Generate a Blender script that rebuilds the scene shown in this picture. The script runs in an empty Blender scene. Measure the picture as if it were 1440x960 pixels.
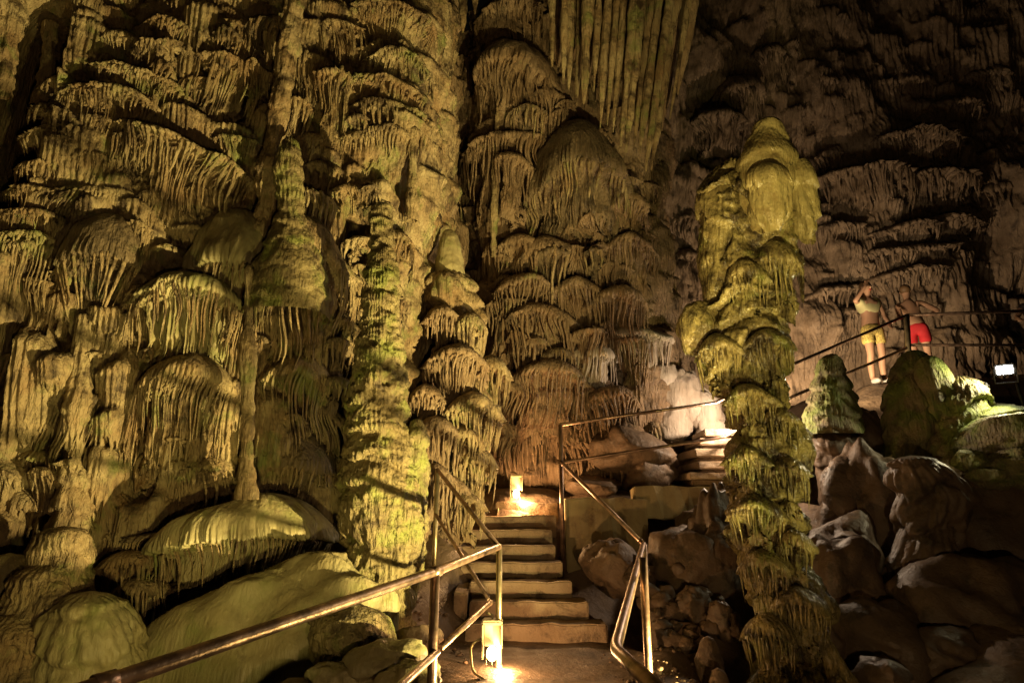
import bpy, bmesh, math, random
import numpy as np
from mathutils import Vector, Matrix, Quaternion

# ------------------------------------------------------------------ camera, world, exposure
F_PX = 880.0; PITCH = math.radians(15.0); CAM_Z = 1.27
scene = bpy.context.scene
COL = scene.collection
cam_d = bpy.data.cameras.new('camera'); cam = bpy.data.objects.new('camera', cam_d); COL.objects.link(cam)
cam_d.sensor_width = 36.0; cam_d.lens = 36.0 * F_PX / 1440.0; cam_d.clip_start = 0.05; cam_d.clip_end = 200
cam.location = (0, 0, CAM_Z); cam.rotation_euler = (math.pi/2 + PITCH, 0, 0)
scene.camera = cam
world = bpy.data.worlds.new('World'); scene.world = world; world.use_nodes = True
world.node_tree.nodes['Background'].inputs[0].default_value = (0.9, 0.75, 0.5, 1)   # almost lightless cave air
world.node_tree.nodes['Background'].inputs[1].default_value = 0.0015
scene.view_settings.view_transform = 'Standard'; scene.view_settings.look = 'None'
scene.view_settings.exposure = 0.0; scene.view_settings.gamma = 1.0
scene.render.engine = 'CYCLES'
scene.cycles.use_denoising = True
scene.cycles.max_bounces = 4; scene.cycles.diffuse_bounces = 1; scene.cycles.glossy_bounces = 2
scene.cycles.caustics_reflective = False; scene.cycles.caustics_refractive = False
scene.cycles.sample_clamp_indirect = 3.0

def P(x, y, Y):
    """point at world depth Y seen at photo pixel (x, y)"""
    dx = (x-720)/F_PX; dy = (480-y)/F_PX
    v = np.array([dx, math.cos(PITCH)-dy*math.sin(PITCH), math.sin(PITCH)+dy*math.cos(PITCH)])
    return v*(Y/v[1]) + np.array([0, 0, CAM_Z])
def mpp(y, Y):
    """metres per photo pixel at row y, depth Y"""
    dy = (480-y)/F_PX
    return Y/(math.cos(PITCH)-dy*math.sin(PITCH))/F_PX

# ------------------------------------------------------------------ lamps of the cave and an added fill (powers)
def aim(o, target):
    d = Vector(target) - o.location
    o.rotation_euler = d.to_track_quat('-Z', 'Y').to_euler()
def spot(name, loc, target, power, color, angle, blend=0.6, radius=0.08, parent=None):
    l = bpy.data.lights.new(name, 'SPOT'); l.energy = power; l.color = color
    l.spot_size = math.radians(angle); l.spot_blend = blend; l.shadow_soft_size = radius
    o = bpy.data.objects.new(name, l); COL.objects.link(o); o.location = loc; aim(o, target)
    return o
def point(name, loc, power, color, radius=0.05):
    l = bpy.data.lights.new(name, 'POINT'); l.energy = power; l.color = color; l.shadow_soft_size = radius
    o = bpy.data.objects.new(name, l); COL.objects.link(o); o.location = loc
    return o
FLOOD_WALL = (2.2, 3.9, -0.28); FILL_LEFT = (-1.25, 3.2, 0.13); FLOOD_COLUMN = (3.6, 3.1, -0.35); FLOOD_PATH = (1.35, 1.9, 0.12)
YEL = (1.0, 0.77, 0.29); WARM = (1.0, 0.55, 0.22); WHITE = (1.0, 0.9, 0.72)
spot('wall_flood_light', FLOOD_WALL, (-4.0, 6.4, 5.6), 4000, YEL, 104, 0.95, 0.05)
spot('left_fill_light', FILL_LEFT, (-4.1, 6.2, 3.4), 230, (1.0, 0.79, 0.23), 112, 0.9, 0.07)  # added fill that evens out the left wall and mounds
spot('column_flood_light', FLOOD_COLUMN, (2.35, 6.0, 3.0), 500, (0.95, 0.80, 0.26), 58, 0.8, 0.05)
spot('path_flood_light', FLOOD_PATH, (1.6, 7.8, 6.6), 1500, YEL, 44, 0.95, 0.06)

# ------------------------------------------------------------------ numpy helpers
def _h(ix, iy, iz, seed):
    n = (ix*374761393 + iy*668265263 + iz*2147483647*0 + iz*1274126177 + seed*974711) & 0xffffffff
    n = ((n ^ (n >> 13))*1274126177) & 0xffffffff
    n = n ^ (n >> 16)
    return (n & 0xffff)/65535.0
def vnoise(x, y=0.0, z=0.0, seed=0):
    x, y, z = np.broadcast_arrays(np.asarray(x, float), np.asarray(y, float), np.asarray(z, float))
    fx = np.floor(x); fy = np.floor(y); fz = np.floor(z)
    ix = fx.astype(np.int64); iy = fy.astype(np.int64); iz = fz.astype(np.int64)
    u = x-fx; v = y-fy; w = z-fz
    u = u*u*(3-2*u); v = v*v*(3-2*v); w = w*w*(3-2*w)
    r = 0
    for a in (0, 1):
        for b in (0, 1):
            for c in (0, 1):
                r = r + _h(ix+a, iy+b, iz+c, seed)*(u if a else 1-u)*(v if b else 1-v)*(w if c else 1-w)
    return r*2-1
def fbm(x, y=0.0, z=0.0, seed=0, oct=3):
    r = 0; a = 1.0; s = 1.0
    for k in range(oct):
        r = r + a*vnoise(np.asarray(x)*s, np.asarray(y)*s, np.asarray(z)*s, seed+k*17); a *= 0.5; s *= 2.03
    return r
def rnd(ids, seed):
    ids = np.asarray(ids).astype(np.int64)
    return _h(ids, ids*7+3, ids*0+5, seed)
def sm(a, b, x):
    t = np.clip((x-a)/(b-a), 0, 1); return t*t*(3-2*t)
def gridfaces(nr, nc, wrap=False):
    i = np.arange(nr-1)[:, None]; j = np.arange(nc if wrap else nc-1)[None, :]
    jn = (j+1) % nc
    return np.stack([i*nc+j, (i+1)*nc+j, (i+1)*nc+jn, i*nc+jn], -1).reshape(-1, 4)
def mk(name, V, Fq, mat, parent=None, smooth=True):
    V = np.asarray(V, np.float32).reshape(-1, 3); Fq = np.asarray(Fq, np.int32)
    me = bpy.data.meshes.new(name)
    me.vertices.add(len(V)); me.vertices.foreach_set('co', V.ravel())
    k = Fq.shape[1]; n = len(Fq)
    me.loops.add(n*k); me.loops.foreach_set('vertex_index', Fq.ravel())
    me.polygons.add(n); me.polygons.foreach_set('loop_start', np.arange(0, n*k, k, dtype=np.int32))
    me.polygons.foreach_set('use_smooth', np.full(n, smooth))
    me.update(calc_edges=True); me.validate()
    o = bpy.data.objects.new(name, me); COL.objects.link(o)
    me.materials.append(mat)
    if parent is not None: o.parent = parent
    return o
def bmk(name, bm, mat, parent=None, smooth=False):
    me = bpy.data.meshes.new(name); bm.to_mesh(me); bm.free()
    for p in me.polygons: p.use_smooth = smooth
    me.materials.append(mat)
    o = bpy.data.objects.new(name, me); COL.objects.link(o)
    if parent is not None: o.parent = parent
    return o
def tag(o, label, cat, group=None):
    o['label'] = label; o['category'] = cat
    if group: o['group'] = group
    return o
def thing(name, label, cat, loc=(0, 0, 0), group=None):
    o = bpy.data.objects.new(name, None); COL.objects.link(o); o.location = loc; o.empty_display_size = 0.1
    return tag(o, label, cat, group)
def keep(o, parent):
    """parent without moving (parents here are unrotated empties)"""
    o.parent = parent; o.location = Vector(o.location) - parent.location
    return o
def struct(o):
    o['kind'] = 'structure'; return o

# ------------------------------------------------------------------ materials
def rock(name, c1, c2, stain, moss=None, moss_lo=0.55, rough=(0.45, 0.75), bump=0.6, bscale=26, stain_lo=0.52, spec=0.4, streak=0.5, grain=True):
    m = bpy.data.materials.new(name); m.use_nodes = True; nt = m.node_tree; N = nt.nodes; L = nt.links
    bs = N['Principled BSDF']
    geo = N.new('ShaderNodeNewGeometry')
    def noise(scale, detail, rough_=0.6, dist=0.0, vec=None):
        n = N.new('ShaderNodeTexNoise'); n.inputs['Scale'].default_value = scale; n.inputs['Detail'].default_value = detail
        n.inputs['Roughness'].default_value = rough_; n.inputs['Distortion'].default_value = dist
        L.new(vec if vec else geo.outputs['Position'], n.inputs['Vector']); return n
    def ramp(src, a, b):
        r = N.new('ShaderNodeMapRange'); r.inputs[1].default_value = a; r.inputs[2].default_value = b
        L.new(src, r.inputs[0]); return r.outputs[0]
    def mix(fac, a, b):
        x = N.new('ShaderNodeMix'); x.data_type = 'RGBA'; L.new(fac, x.inputs[0])
        for s, k in ((a, 6), (b, 7)):
            if isinstance(s, tuple): x.inputs[k].default_value = (*s, 1)
            else: L.new(s, x.inputs[k])
        return x.outputs[2]
    mp = N.new('ShaderNodeMapping'); mp.inputs['Scale'].default_value = (1, 1, 0.10); L.new(geo.outputs['Position'], mp.inputs['Vector'])
    col = mix(ramp(noise(2.2, 5).outputs[0], 0.35, 0.65), c1, c2)
    # vertical mineral streaks that run down the flowstone
    st = ramp(noise(11, 4, vec=mp.outputs[0]).outputs[0], 0.42, 0.72)
    mu = N.new('ShaderNodeMath'); mu.operation = 'MULTIPLY'; L.new(st, mu.inputs[0]); mu.inputs[1].default_value = streak
    col = mix(mu.outputs[0], col, tuple(0.5*a for a in c2))
    col = mix(ramp(noise(3.1, 6, 0.7, 0.4).outputs[0], stain_lo, stain_lo+0.13), col, stain)
    if moss: col = mix(ramp(noise(2.6, 6, 0.65, 0.3).outputs[0], moss_lo, moss_lo+0.16), col, moss)
    L.new(col, bs.inputs['Base Color'])
    rr = N.new('ShaderNodeMapRange'); rr.inputs[1].default_value = 0.35; rr.inputs[2].default_value = 0.65
    rr.inputs[3].default_value = rough[0]; rr.inputs[4].default_value = rough[1]
    L.new(noise(5, 3).outputs[0], rr.inputs[0]); L.new(rr.outputs[0], bs.inputs['Roughness'])
    bs.inputs['Specular IOR Level'].default_value = spec
    n1 = noise(bscale, 6, 0.62, 0.2)
    mp2 = N.new('ShaderNodeMapping'); mp2.inputs['Scale'].default_value = (1, 1, 0.14); L.new(geo.outputs['Position'], mp2.inputs['Vector'])
    n0 = noise(34, 3, 0.5, 0.0, mp2.outputs[0])
    b0 = N.new('ShaderNodeBump'); b0.inputs['Strength'].default_value = min(1, bump*1.6*grain*(streak > 0)); b0.inputs['Distance'].default_value = 0.05
    L.new(n0.outputs[0], b0.inputs['Height'])
    b = N.new('ShaderNodeBump'); b.inputs['Strength'].default_value = bump; b.inputs['Distance'].default_value = 0.04
    L.new(n1.outputs[0], b.inputs['Height']); L.new(b0.outputs[0], b.inputs['Normal']); L.new(b.outputs[0], bs.inputs['Normal'])
    return m
def plain(name, c, rough=0.6, metal=0.0, var=0.0, scale=8, bump=0.0, emis=None, estr=0.0, spec=0.5):
    m = bpy.data.materials.new(name); m.use_nodes = True; nt = m.node_tree; N = nt.nodes; L = nt.links
    bs = N['Principled BSDF']
    bs.inputs['Roughness'].default_value = rough; bs.inputs['Metallic'].default_value = metal
    bs.inputs['Specular IOR Level'].default_value = spec
    tc = N.new('ShaderNodeNewGeometry')
    n = N.new('ShaderNodeTexNoise'); n.inputs['Scale'].default_value = scale; n.inputs['Detail'].default_value = 6
    L.new(tc.outputs['Position'], n.inputs['Vector'])
    x = N.new('ShaderNodeMix'); x.data_type = 'RGBA'
    x.inputs[6].default_value = (*[min(1, a*(1+var)) for a in c], 1); x.inputs[7].default_value = (*[a*(1-var) for a in c], 1)
    r = N.new('ShaderNodeMapRange'); r.inputs[1].default_value = 0.35; r.inputs[2].default_value = 0.65
    L.new(n.outputs[0], r.inputs[0]); L.new(r.outputs[0], x.inputs[0]); L.new(x.outputs[2], bs.inputs['Base Color'])
    if bump:
        b = N.new('ShaderNodeBump'); b.inputs['Strength'].default_value = bump; b.inputs['Distance'].default_value = 0.02
        n2 = N.new('ShaderNodeTexNoise'); n2.inputs['Scale'].default_value = scale*5; n2.inputs['Detail'].default_value = 5
        L.new(tc.outputs['Position'], n2.inputs['Vector']); L.new(n2.outputs[0], b.inputs['Height']); L.new(b.outputs[0], bs.inputs['Normal'])
    if emis:
        bs.inputs['Emission Color'].default_value = (*emis, 1); bs.inputs['Emission Strength'].default_value = estr
    return m
M_WALL = rock('flowstone_ochre', (0.48, 0.38, 0.21), (0.31, 0.20, 0.10), (0.085, 0.055, 0.03), moss=(0.23, 0.25, 0.08), moss_lo=0.55, stain_lo=0.5)
M_SMOOTH = rock('flowstone_smooth_green', (0.42, 0.37, 0.20), (0.35, 0.28, 0.14), (0.16, 0.12, 0.06), moss=(0.26, 0.26, 0.10), moss_lo=0.52, bump=0.22, bscale=14, stain_lo=0.56, rough=(0.4, 0.6))
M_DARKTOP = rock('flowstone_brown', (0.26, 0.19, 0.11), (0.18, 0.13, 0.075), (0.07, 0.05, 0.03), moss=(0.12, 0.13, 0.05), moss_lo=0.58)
M_MID = rock('flowstone_red_brown', (0.38, 0.27, 0.17), (0.28, 0.18, 0.10), (0.11, 0.075, 0.045), moss=(0.17, 0.17, 0.06), moss_lo=0.62)
M_PALE = rock('flowstone_pale_pink', (0.62, 0.54, 0.45), (0.50, 0.40, 0.31), (0.26, 0.18, 0.12), bump=0.25, stain_lo=0.66)
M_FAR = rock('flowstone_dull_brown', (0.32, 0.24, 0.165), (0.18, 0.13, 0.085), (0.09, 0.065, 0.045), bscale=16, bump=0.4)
M_WET = rock('wet_column_green', (0.32, 0.26, 0.10), (0.20, 0.15, 0.06), (0.04, 0.028, 0.014), moss=(0.15, 0.16, 0.035), moss_lo=0.54, rough=(0.1, 0.32), spec=0.7, bump=0.55, bscale=24, stain_lo=0.47)
M_CAP = rock('wet_cap_yellow', (0.38, 0.31, 0.13), (0.29, 0.23, 0.09), (0.22, 0.16, 0.06), rough=(0.18, 0.42), spec=0.6, bump=0.4, bscale=16, stain_lo=0.52)
M_BAND = rock('column_corrugated', (0.29, 0.235, 0.11), (0.21, 0.155, 0.07), (0.08, 0.055, 0.03), moss=(0.22, 0.24, 0.06), moss_lo=0.5, bump=0.8, bscale=20)
M_MOSS = rock('algae_stone', (0.30, 0.27, 0.13), (0.24, 0.19, 0.10), (0.10, 0.08, 0.05), moss=(0.20, 0.25, 0.06), moss_lo=0.44, bump=0.5)
M_DARK = rock('damp_dark_rock', (0.17, 0.115, 0.075), (0.11, 0.075, 0.05), (0.06, 0.045, 0.03), bump=0.6, bscale=12, rough=(0.35, 0.6), grain=False, streak=.25)
M_GROUND = rock('cave_ground', (0.20, 0.135, 0.085), (0.14, 0.093, 0.06), (0.075, 0.05, 0.033), bump=0.6, bscale=18, streak=0.0)
M_STEP = rock('worn_concrete', (0.38, 0.27, 0.17), (0.29, 0.20, 0.125), (0.12, 0.08, 0.05), bump=0.45, bscale=30, streak=0.15, stain_lo=0.5, rough=(0.4, 0.8), grain=False)
M_PSTEP = rock('pale_stone_step', (0.50, 0.38, 0.26), (0.40, 0.29, 0.19), (0.2, 0.14, 0.09), bump=0.4, bscale=30, streak=0.1, grain=False)
M_CONC = rock('ochre_concrete', (0.46, 0.37, 0.19), (0.36, 0.28, 0.14), (0.20, 0.14, 0.08), bump=0.3, bscale=20, streak=0.35, stain_lo=0.56, grain=False)
M_STEEL = plain('brown_steel_tube', (0.33, 0.22, 0.16), 0.36, 0.85, var=0.5, scale=9, bump=0.15)
M_STEELO = plain('ochre_steel_tube', (0.42, 0.34, 0.20), 0.38, 0.85, var=0.25, scale=14, bump=0.05)
M_CABLE = plain('cream_cable', (0.55, 0.45, 0.25), 0.5)
M_LAMPBODY = plain('cream_lamp_body', (0.55, 0.47, 0.28), 0.45, var=0.1)
M_BULB = plain('lit_bulb', (1, 0.8, 0.5), 0.4, emis=(1.0, 0.72, 0.36), estr=22)
M_FLOODLENS = plain('lit_flood_lens', (1, 0.95, 0.85), 0.4, emis=(1.0, 0.93, 0.8), estr=90)
M_YLENS = plain('lit_yellow_lens', (1, 0.8, 0.4), 0.4, emis=(1.0, 0.75, 0.3), estr=4)
M_BLACK = plain('dark_metal', (0.03, 0.03, 0.03), 0.5, 0.3)

# ------------------------------------------------------------------ wall geometry
class Plan:
    """a wall footprint: polyline in plan, smoothed, with arc length and normals facing the camera"""
    def __init__(s, pts, step=0.02):
        pts = np.array(pts, float)
        d = np.r_[0, np.cumsum(np.hypot(*np.diff(pts, axis=0).T))]
        n = int(d[-1]/step)
        t = np.linspace(0, d[-1], n)
        xy = np.stack([np.interp(t, d, pts[:, 0]), np.interp(t, d, pts[:, 1])], 1)
        k = max(3, int(0.5/step)) | 1
        ker = np.hanning(k+2)[1:-1]; ker /= ker.sum()
        pad = np.pad(xy, ((k//2, k//2), (0, 0)), mode='reflect', reflect_type='odd')
        xy = np.stack([np.convolve(pad[:, c], ker, 'valid') for c in (0, 1)], 1)
        s.xy = xy; s.s = np.r_[0, np.cumsum(np.hypot(*np.diff(xy, axis=0).T))]
        tg = np.gradient(xy, axis=0); tg /= np.linalg.norm(tg, axis=1)[:, None]
        s.t = tg; s.n = np.stack([tg[:, 1], -tg[:, 0]], 1)          # facing -Y when running +X
        s.len = s.s[-1]
    def at(s, q):
        return np.stack([np.interp(q, s.s, s.xy[:, c]) for c in (0, 1)], -1), np.stack([np.interp(q, s.s, s.n[:, c]) for c in (0, 1)], -1)
    def hit(s, x, y):
        """arc length, plan point, normal and height where the ray of pixel (x, y) meets the wall"""
        d = P(x, y, 1.0)-np.array([0, 0, CAM_Z]); d2 = d[:2]/np.linalg.norm(d[:2])
        cr = s.xy[:, 0]*d2[1]-s.xy[:, 1]*d2[0]; fw = s.xy@d2
        i = int(np.argmin(np.abs(cr)+(fw < 0)*1e6))
        z = CAM_Z + d[2]/np.linalg.norm(d[:2])*fw[i]
        return s.s[i], s.xy[i], s.n[i], z

def ridge(phi, seed, p=1.05):
    i = np.floor(phi); f = phi-i
    return np.sin(np.pi*f)**p, i
def wallgrid(plan, z0, z1, res, seed, ncan, size, prot, fl=0.048, base_amp=0.25, holes=(), fine=0.012):
    """height field along the wall normal: lumps + a crowd of small fluted canopies"""
    rng = np.random.RandomState(seed)
    ns = int(plan.len/res/0.68); nz = int((z1-z0)/res/1.35)
    S = np.linspace(0, plan.len, ns); Z = np.linspace(z0, z1, nz)
    SS, ZZ = np.meshgrid(S, Z)
    H = base_amp*fbm(SS*0.9, ZZ*0.55, 0, seed, 3) + 0.05*fbm(SS*4, ZZ*2.2, 3, seed+5, 2)
    r, _ = ridge(SS/fl*0.8 + 1.2*vnoise(SS*3, ZZ*0.9, 0, seed+9) + 0.5*vnoise(SS*9, ZZ*2.5, 0, seed+3), seed)
    H = H + 0.6*fl*r*(0.45+0.75*sm(-0.3, 0.3, vnoise(SS*1.1, ZZ*0.8, 1, seed+4)))
    base = H.copy()
    for k in range(ncan):
        w = size[0]+(size[1]-size[0])*rng.rand()**1.6
        s0 = rng.rand()*plan.len; zt = z0+(z1-z0)*rng.rand()
        hd = w*(0.12+0.3*rng.rand()); hs = w*(0.4+1.3*rng.rand()); pr = prot*(0.5+rng.rand())*min(1, w/0.5)
        arch = w*0.25*rng.rand(); tl = (rng.rand()-0.5)*0.5
        a = w/2
        j0, j1 = np.searchsorted(S, [s0-a, s0+a]); i0, i1 = np.searchsorted(Z, [zt-hd-hs-arch-a, zt+a])
        if j1-j0 < 3 or i1-i0 < 3: continue
        s = SS[i0:i1, j0:j1]; z = ZZ[i0:i1, j0:j1]
        u = (s-s0)/a; c = np.sqrt(np.clip(1-u*u, 0, 1))
        b0 = base[i0:i1, j0:j1]
        t = zt - arch*u*u + tl*(s-s0) - z + 0.03*vnoise(s*8, z*8, 0, seed+k)
        ph = s/(fl*(0.8+0.6*rng.rand())) + 0.9*vnoise(s*5, z*0.9, k*1.7, seed+1)
        rr, fid = ridge(ph, seed)
        Lf = hs*(0.55+0.45*rnd(fid, seed+k))*(0.75+0.25*rr)
        dome = np.sqrt(np.clip(1-(1-np.clip(t/hd, 0, 1))**2, 0, 1))
        sk = (t-hd)
        prof = pr*c**.8*dome*(1-0.3*np.clip(sk/hs, 0, 1)) + 0.95*fl*(rr-0.45)*sm(0.6, 1.05, t/hd)*(0.5+0.8*rnd(fid, seed+k+5))
        prof -= 0.02*sm(0.0, 0.04, sk)
        prof = np.where((t > 0) & (sk < Lf) & (c > 0.05), prof, -9)
        H[i0:i1, j0:j1] = np.maximum(H[i0:i1, j0:j1], b0*0.75+prof)
    H += fine*fbm(SS*14, ZZ*14, 0, seed+33, 2)
    for (hs_, hz, rs, rz, dep) in holes:
        H -= dep*np.exp(-((SS-hs_)/rs)**4-((ZZ-hz)/rz)**4)
    xy, nn = plan.at(S)
    V = np.empty((nz, ns, 3))
    V[..., 0] = xy[None, :, 0]+nn[None, :, 0]*H; V[..., 1] = xy[None, :, 1]+nn[None, :, 1]*H; V[..., 2] = ZZ
    return V.reshape(-1, 3), gridfaces(nz, ns)[:, ::-1]

# ------------------------------------------------------------------ flowstone canopy: dome, lip, fluted skirt with ragged tips
def canopy_mesh(w, hd, hs, d, nf, arch=0.0, tilt=0.0, taper=0.12, seed=0, spread=115, lenvar=0.45, amp=None, lump=0.02, bow=0.0, sharp=1.4, smooth_top=True):
    th = np.radians(np.linspace(-spread, spread, 721)); a = w/2
    ds = np.hypot(np.diff(a*np.sin(th)), np.diff(d*np.cos(th))); arc = np.r_[0, np.cumsum(ds)]
    nu = int(np.clip(nf*4, 40, 300))
    q = np.linspace(0, arc[-1], nu); T = np.interp(q, arc, th); U = q/arc[-1]
    step = max(0.016, arc[-1]/nu*2.2)
    nd = int(np.clip(hd/step, 6, 16)); ns = int(np.clip((hs+0.05)/step, 6, 46))
    t = np.r_[np.linspace(0.02, 1, nd), np.ones(ns)]; s = np.r_[np.zeros(nd), np.linspace(0, 1, ns+1)[1:]]
    TT, tt = np.meshgrid(T, t); UU, ss = np.meshgrid(U, s)
    R = np.sin(tt*np.pi/2)**0.85; z = -hd*(1-np.cos(tt*np.pi/2)) - hs*ss
    amp = amp if amp else 0.85*arc[-1]/nf
    zz = z
    ph = nf*UU + 1.3*vnoise(UU*nf*0.2, zz*0.9, seed, seed) + 0.35*vnoise(UU*nf*0.6, zz*2.6, seed, seed+1)
    rr, fid = ridge(ph, seed, sharp)
    big, fid2 = ridge(nf*UU*0.17 + 0.5*vnoise(UU*nf*0.1, zz*1.2, seed, seed+21)+0.3, seed, .8)
    A = amp*(0.5+1.1*rnd(fid, seed+2)**1.7)
    on = sm(0.72, 1.0, tt)*(1 if smooth_top else 1) + (0 if smooth_top else 0.35*sm(0.15, 0.6, tt)*(1-sm(0.72, 1, tt)))
    disp = A*(rr-0.45)*on + (0.7*amp+0.02*w)*(big-0.5)*(0.3+0.7*on)
    disp -= (0.4*amp+(0.10+0.09*w)*(spread < 150))*sm(0.0, 0.10, ss)*(hs > 0.08)
    disp += lump*fbm(UU*arc[-1]*5, zz*5, seed*1.3, seed+7, 3) + 0.25*lump*fbm(UU*arc[-1]*22, zz*22, seed, seed+8, 2)
    brk = 0.15+0.75*rnd(fid, seed+11); disp -= 0.45*amp*sm(brk, brk+0.05, ss)*(hs > 0.15)
    grp = 0.5+0.5*vnoise(UU*nf*0.16, 0, seed, seed+4)
    Lf = (1-lenvar*(0.55*rnd(fid, seed+3)+0.45*grp))*(0.84+0.16*rr)
    over = np.clip((ss-Lf)/0.07, 0, 1)
    R = R*(1-taper*ss+bow*np.sin(ss*np.pi)); inn = 1-(0.85 if spread < 150 else 0.5)*over; side = 1-(0.06 if spread < 150 else 0.5)*over
    disp *= 1-0.6*over
    xl = (a*np.sin(TT)*R + disp*np.sin(TT))*side; yl = (d*np.cos(TT)*R + disp*np.cos(TT))*inn
    zl = z - arch*np.sin(TT)**2*np.sin(tt*np.pi/2) + tilt*np.sin(TT)*R - 0.02*vnoise(UU*nf*0.5, 0, seed, seed+6)*sm(.6, 1, tt) - 1.1*arc[-1]/nf*rr*rnd(fid, seed+13)*sm(.85, 1, tt)*(1-sm(0, .15, ss))
    return np.stack([xl, yl, zl], -1).reshape(-1, 3), gridfaces(len(t), nu)

def drip_mesh(w, hd, hs, d, nf, arch=0.0, tilt=0.0, taper=0.12, seed=0, spread=100, lenvar=0.45, **_):
    """thin separate drips hung from a canopy's lip"""
    rng = np.random.RandomState(seed+77)
    th = np.radians(np.linspace(-spread, spread, 721)); a = w/2
    arc = np.r_[0, np.cumsum(np.hypot(np.diff(a*np.sin(th)), np.diff(d*np.cos(th))))]
    n = max(6, int(nf*0.9)); sp = arc[-1]/n; VS = []; FS = []; base = 0
    grp = 0.5+0.5*vnoise(np.arange(n)*0.22, 0, seed, seed+4)
    m = int(np.clip(hs/0.07, 5, 12)); k = 6
    for i in range(n):
        if rng.rand() < 0.12: continue
        L = (1-lenvar*(0.7*rng.rand()+0.5*grp[i]))*(0.35+0.75*rng.rand()**0.6); L = float(np.clip(L, 0.15, 1.12))
        r0 = sp*(0.19+0.24*rng.rand()**1.5); t0 = float(np.interp((i+0.5+0.5*(rng.rand()-.5))*sp, arc, th))
        q = np.linspace(-0.06, 1, m)*L
        tw = t0 + sp/max(a, d)*0.5*(vnoise(q*3, i*3.1, seed, seed+5)-vnoise(0, i*3.1, seed, seed+5))
        R = 1-taper*q-0.03*rng.rand()-0.06*q*rng.rand(); R[0] = 0.9
        cx = a*np.sin(tw)*R; cy = d*np.cos(tw)*R; cz = -hd-arch*np.sin(tw)**2+tilt*np.sin(tw)-hs*q
        rad = r0*(1-0.45*q/L)*(1+0.25*vnoise(q*9, i*5.3, seed, seed+6)); rad[-1] = r0*0.12; rad[-2] *= 0.75
        al = np.linspace(0, 2*np.pi, k, endpoint=False)
        V = np.stack([cx[:, None]+rad[:, None]*np.cos(al), cy[:, None]+rad[:, None]*np.sin(al), np.repeat(cz[:, None], k, 1)], -1).reshape(-1, 3)
        VS.append(V); FS.append(gridfaces(m, k, True)+base); base += len(V)
    return np.concatenate(VS), np.concatenate(FS)
def place(V, xy, z, n):
    n = np.array(n)/np.linalg.norm(n); tx = np.array([-n[1], n[0]])
    if tx[0] < 0: tx = -tx
    out = np.empty_like(V)
    out[:, 0] = xy[0]+V[:, 0]*tx[0]+V[:, 1]*n[0]; out[:, 1] = xy[1]+V[:, 0]*tx[1]+V[:, 1]*n[1]; out[:, 2] = z+V[:, 2]
    return out
def canopy(plan, parent, xc, yt, yl, yb, w, mat=None, arch=0.0, tilt=0, out=0.12, dep=0.36, fpx=10, name='flowstone_canopy', seed=None, **k):
    s, xy, n, z = plan.hit(xc, yt)
    c = -xy/np.linalg.norm(xy); n = 0.6*n+0.4*c; n /= np.linalg.norm(n)
    f = 1-(out+0.6*max(.16, dep*w*mpp(yt, xy[1])))/np.linalg.norm(xy)      # the lip stands nearer than the wall
    z = CAM_Z+(z-CAM_Z)*f
    xy = xy + n*out*0 ; xy = xy*f - n*(out+0.6*max(.16, dep*w*mpp(yt, xy[1]))) ; Yd = xy[1]*1.0
    m = mpp((yt+yb)/2, Yd*f)
    W = w*m; hd = (yl-yt)*m; hs = (yb-yl)*m
    seed = seed if seed is not None else int(xc*13+yt*7) % 9973
    V, Fq = canopy_mesh(W, max(hd, 0.02), hs, max(0.16, dep*W), max(5, w*1.5/(fpx*.56)), arch*m, tilt*m, seed=seed, **k)
    def warp(V):
        V = place(V, xy+n*out, z, n); D = np.stack([fbm(V[:, 0]*1.7, V[:, 1]*1.7, V[:, 2]*1.7, 400+c, 2) for c in range(3)], 1)
        return V + D*np.array([.09, .05, .07])
    o = mk(name, warp(V), Fq, mat or M_WALL, parent)
    if hs > 0.12:
        k.pop('lump', None)
        V, Fq = drip_mesh(W, max(hd, 0.02), hs, max(0.16, dep*W), max(5, w*1.5/(fpx*.56)), arch*m, tilt*m, seed=seed, **k)
        f_ = mk('drip_fringe', warp(V), Fq, mat if mat not in (M_SMOOTH, M_DARKTOP, None) else M_WALL, o); f_['kind'] = 'stuff'
    return o

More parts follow.
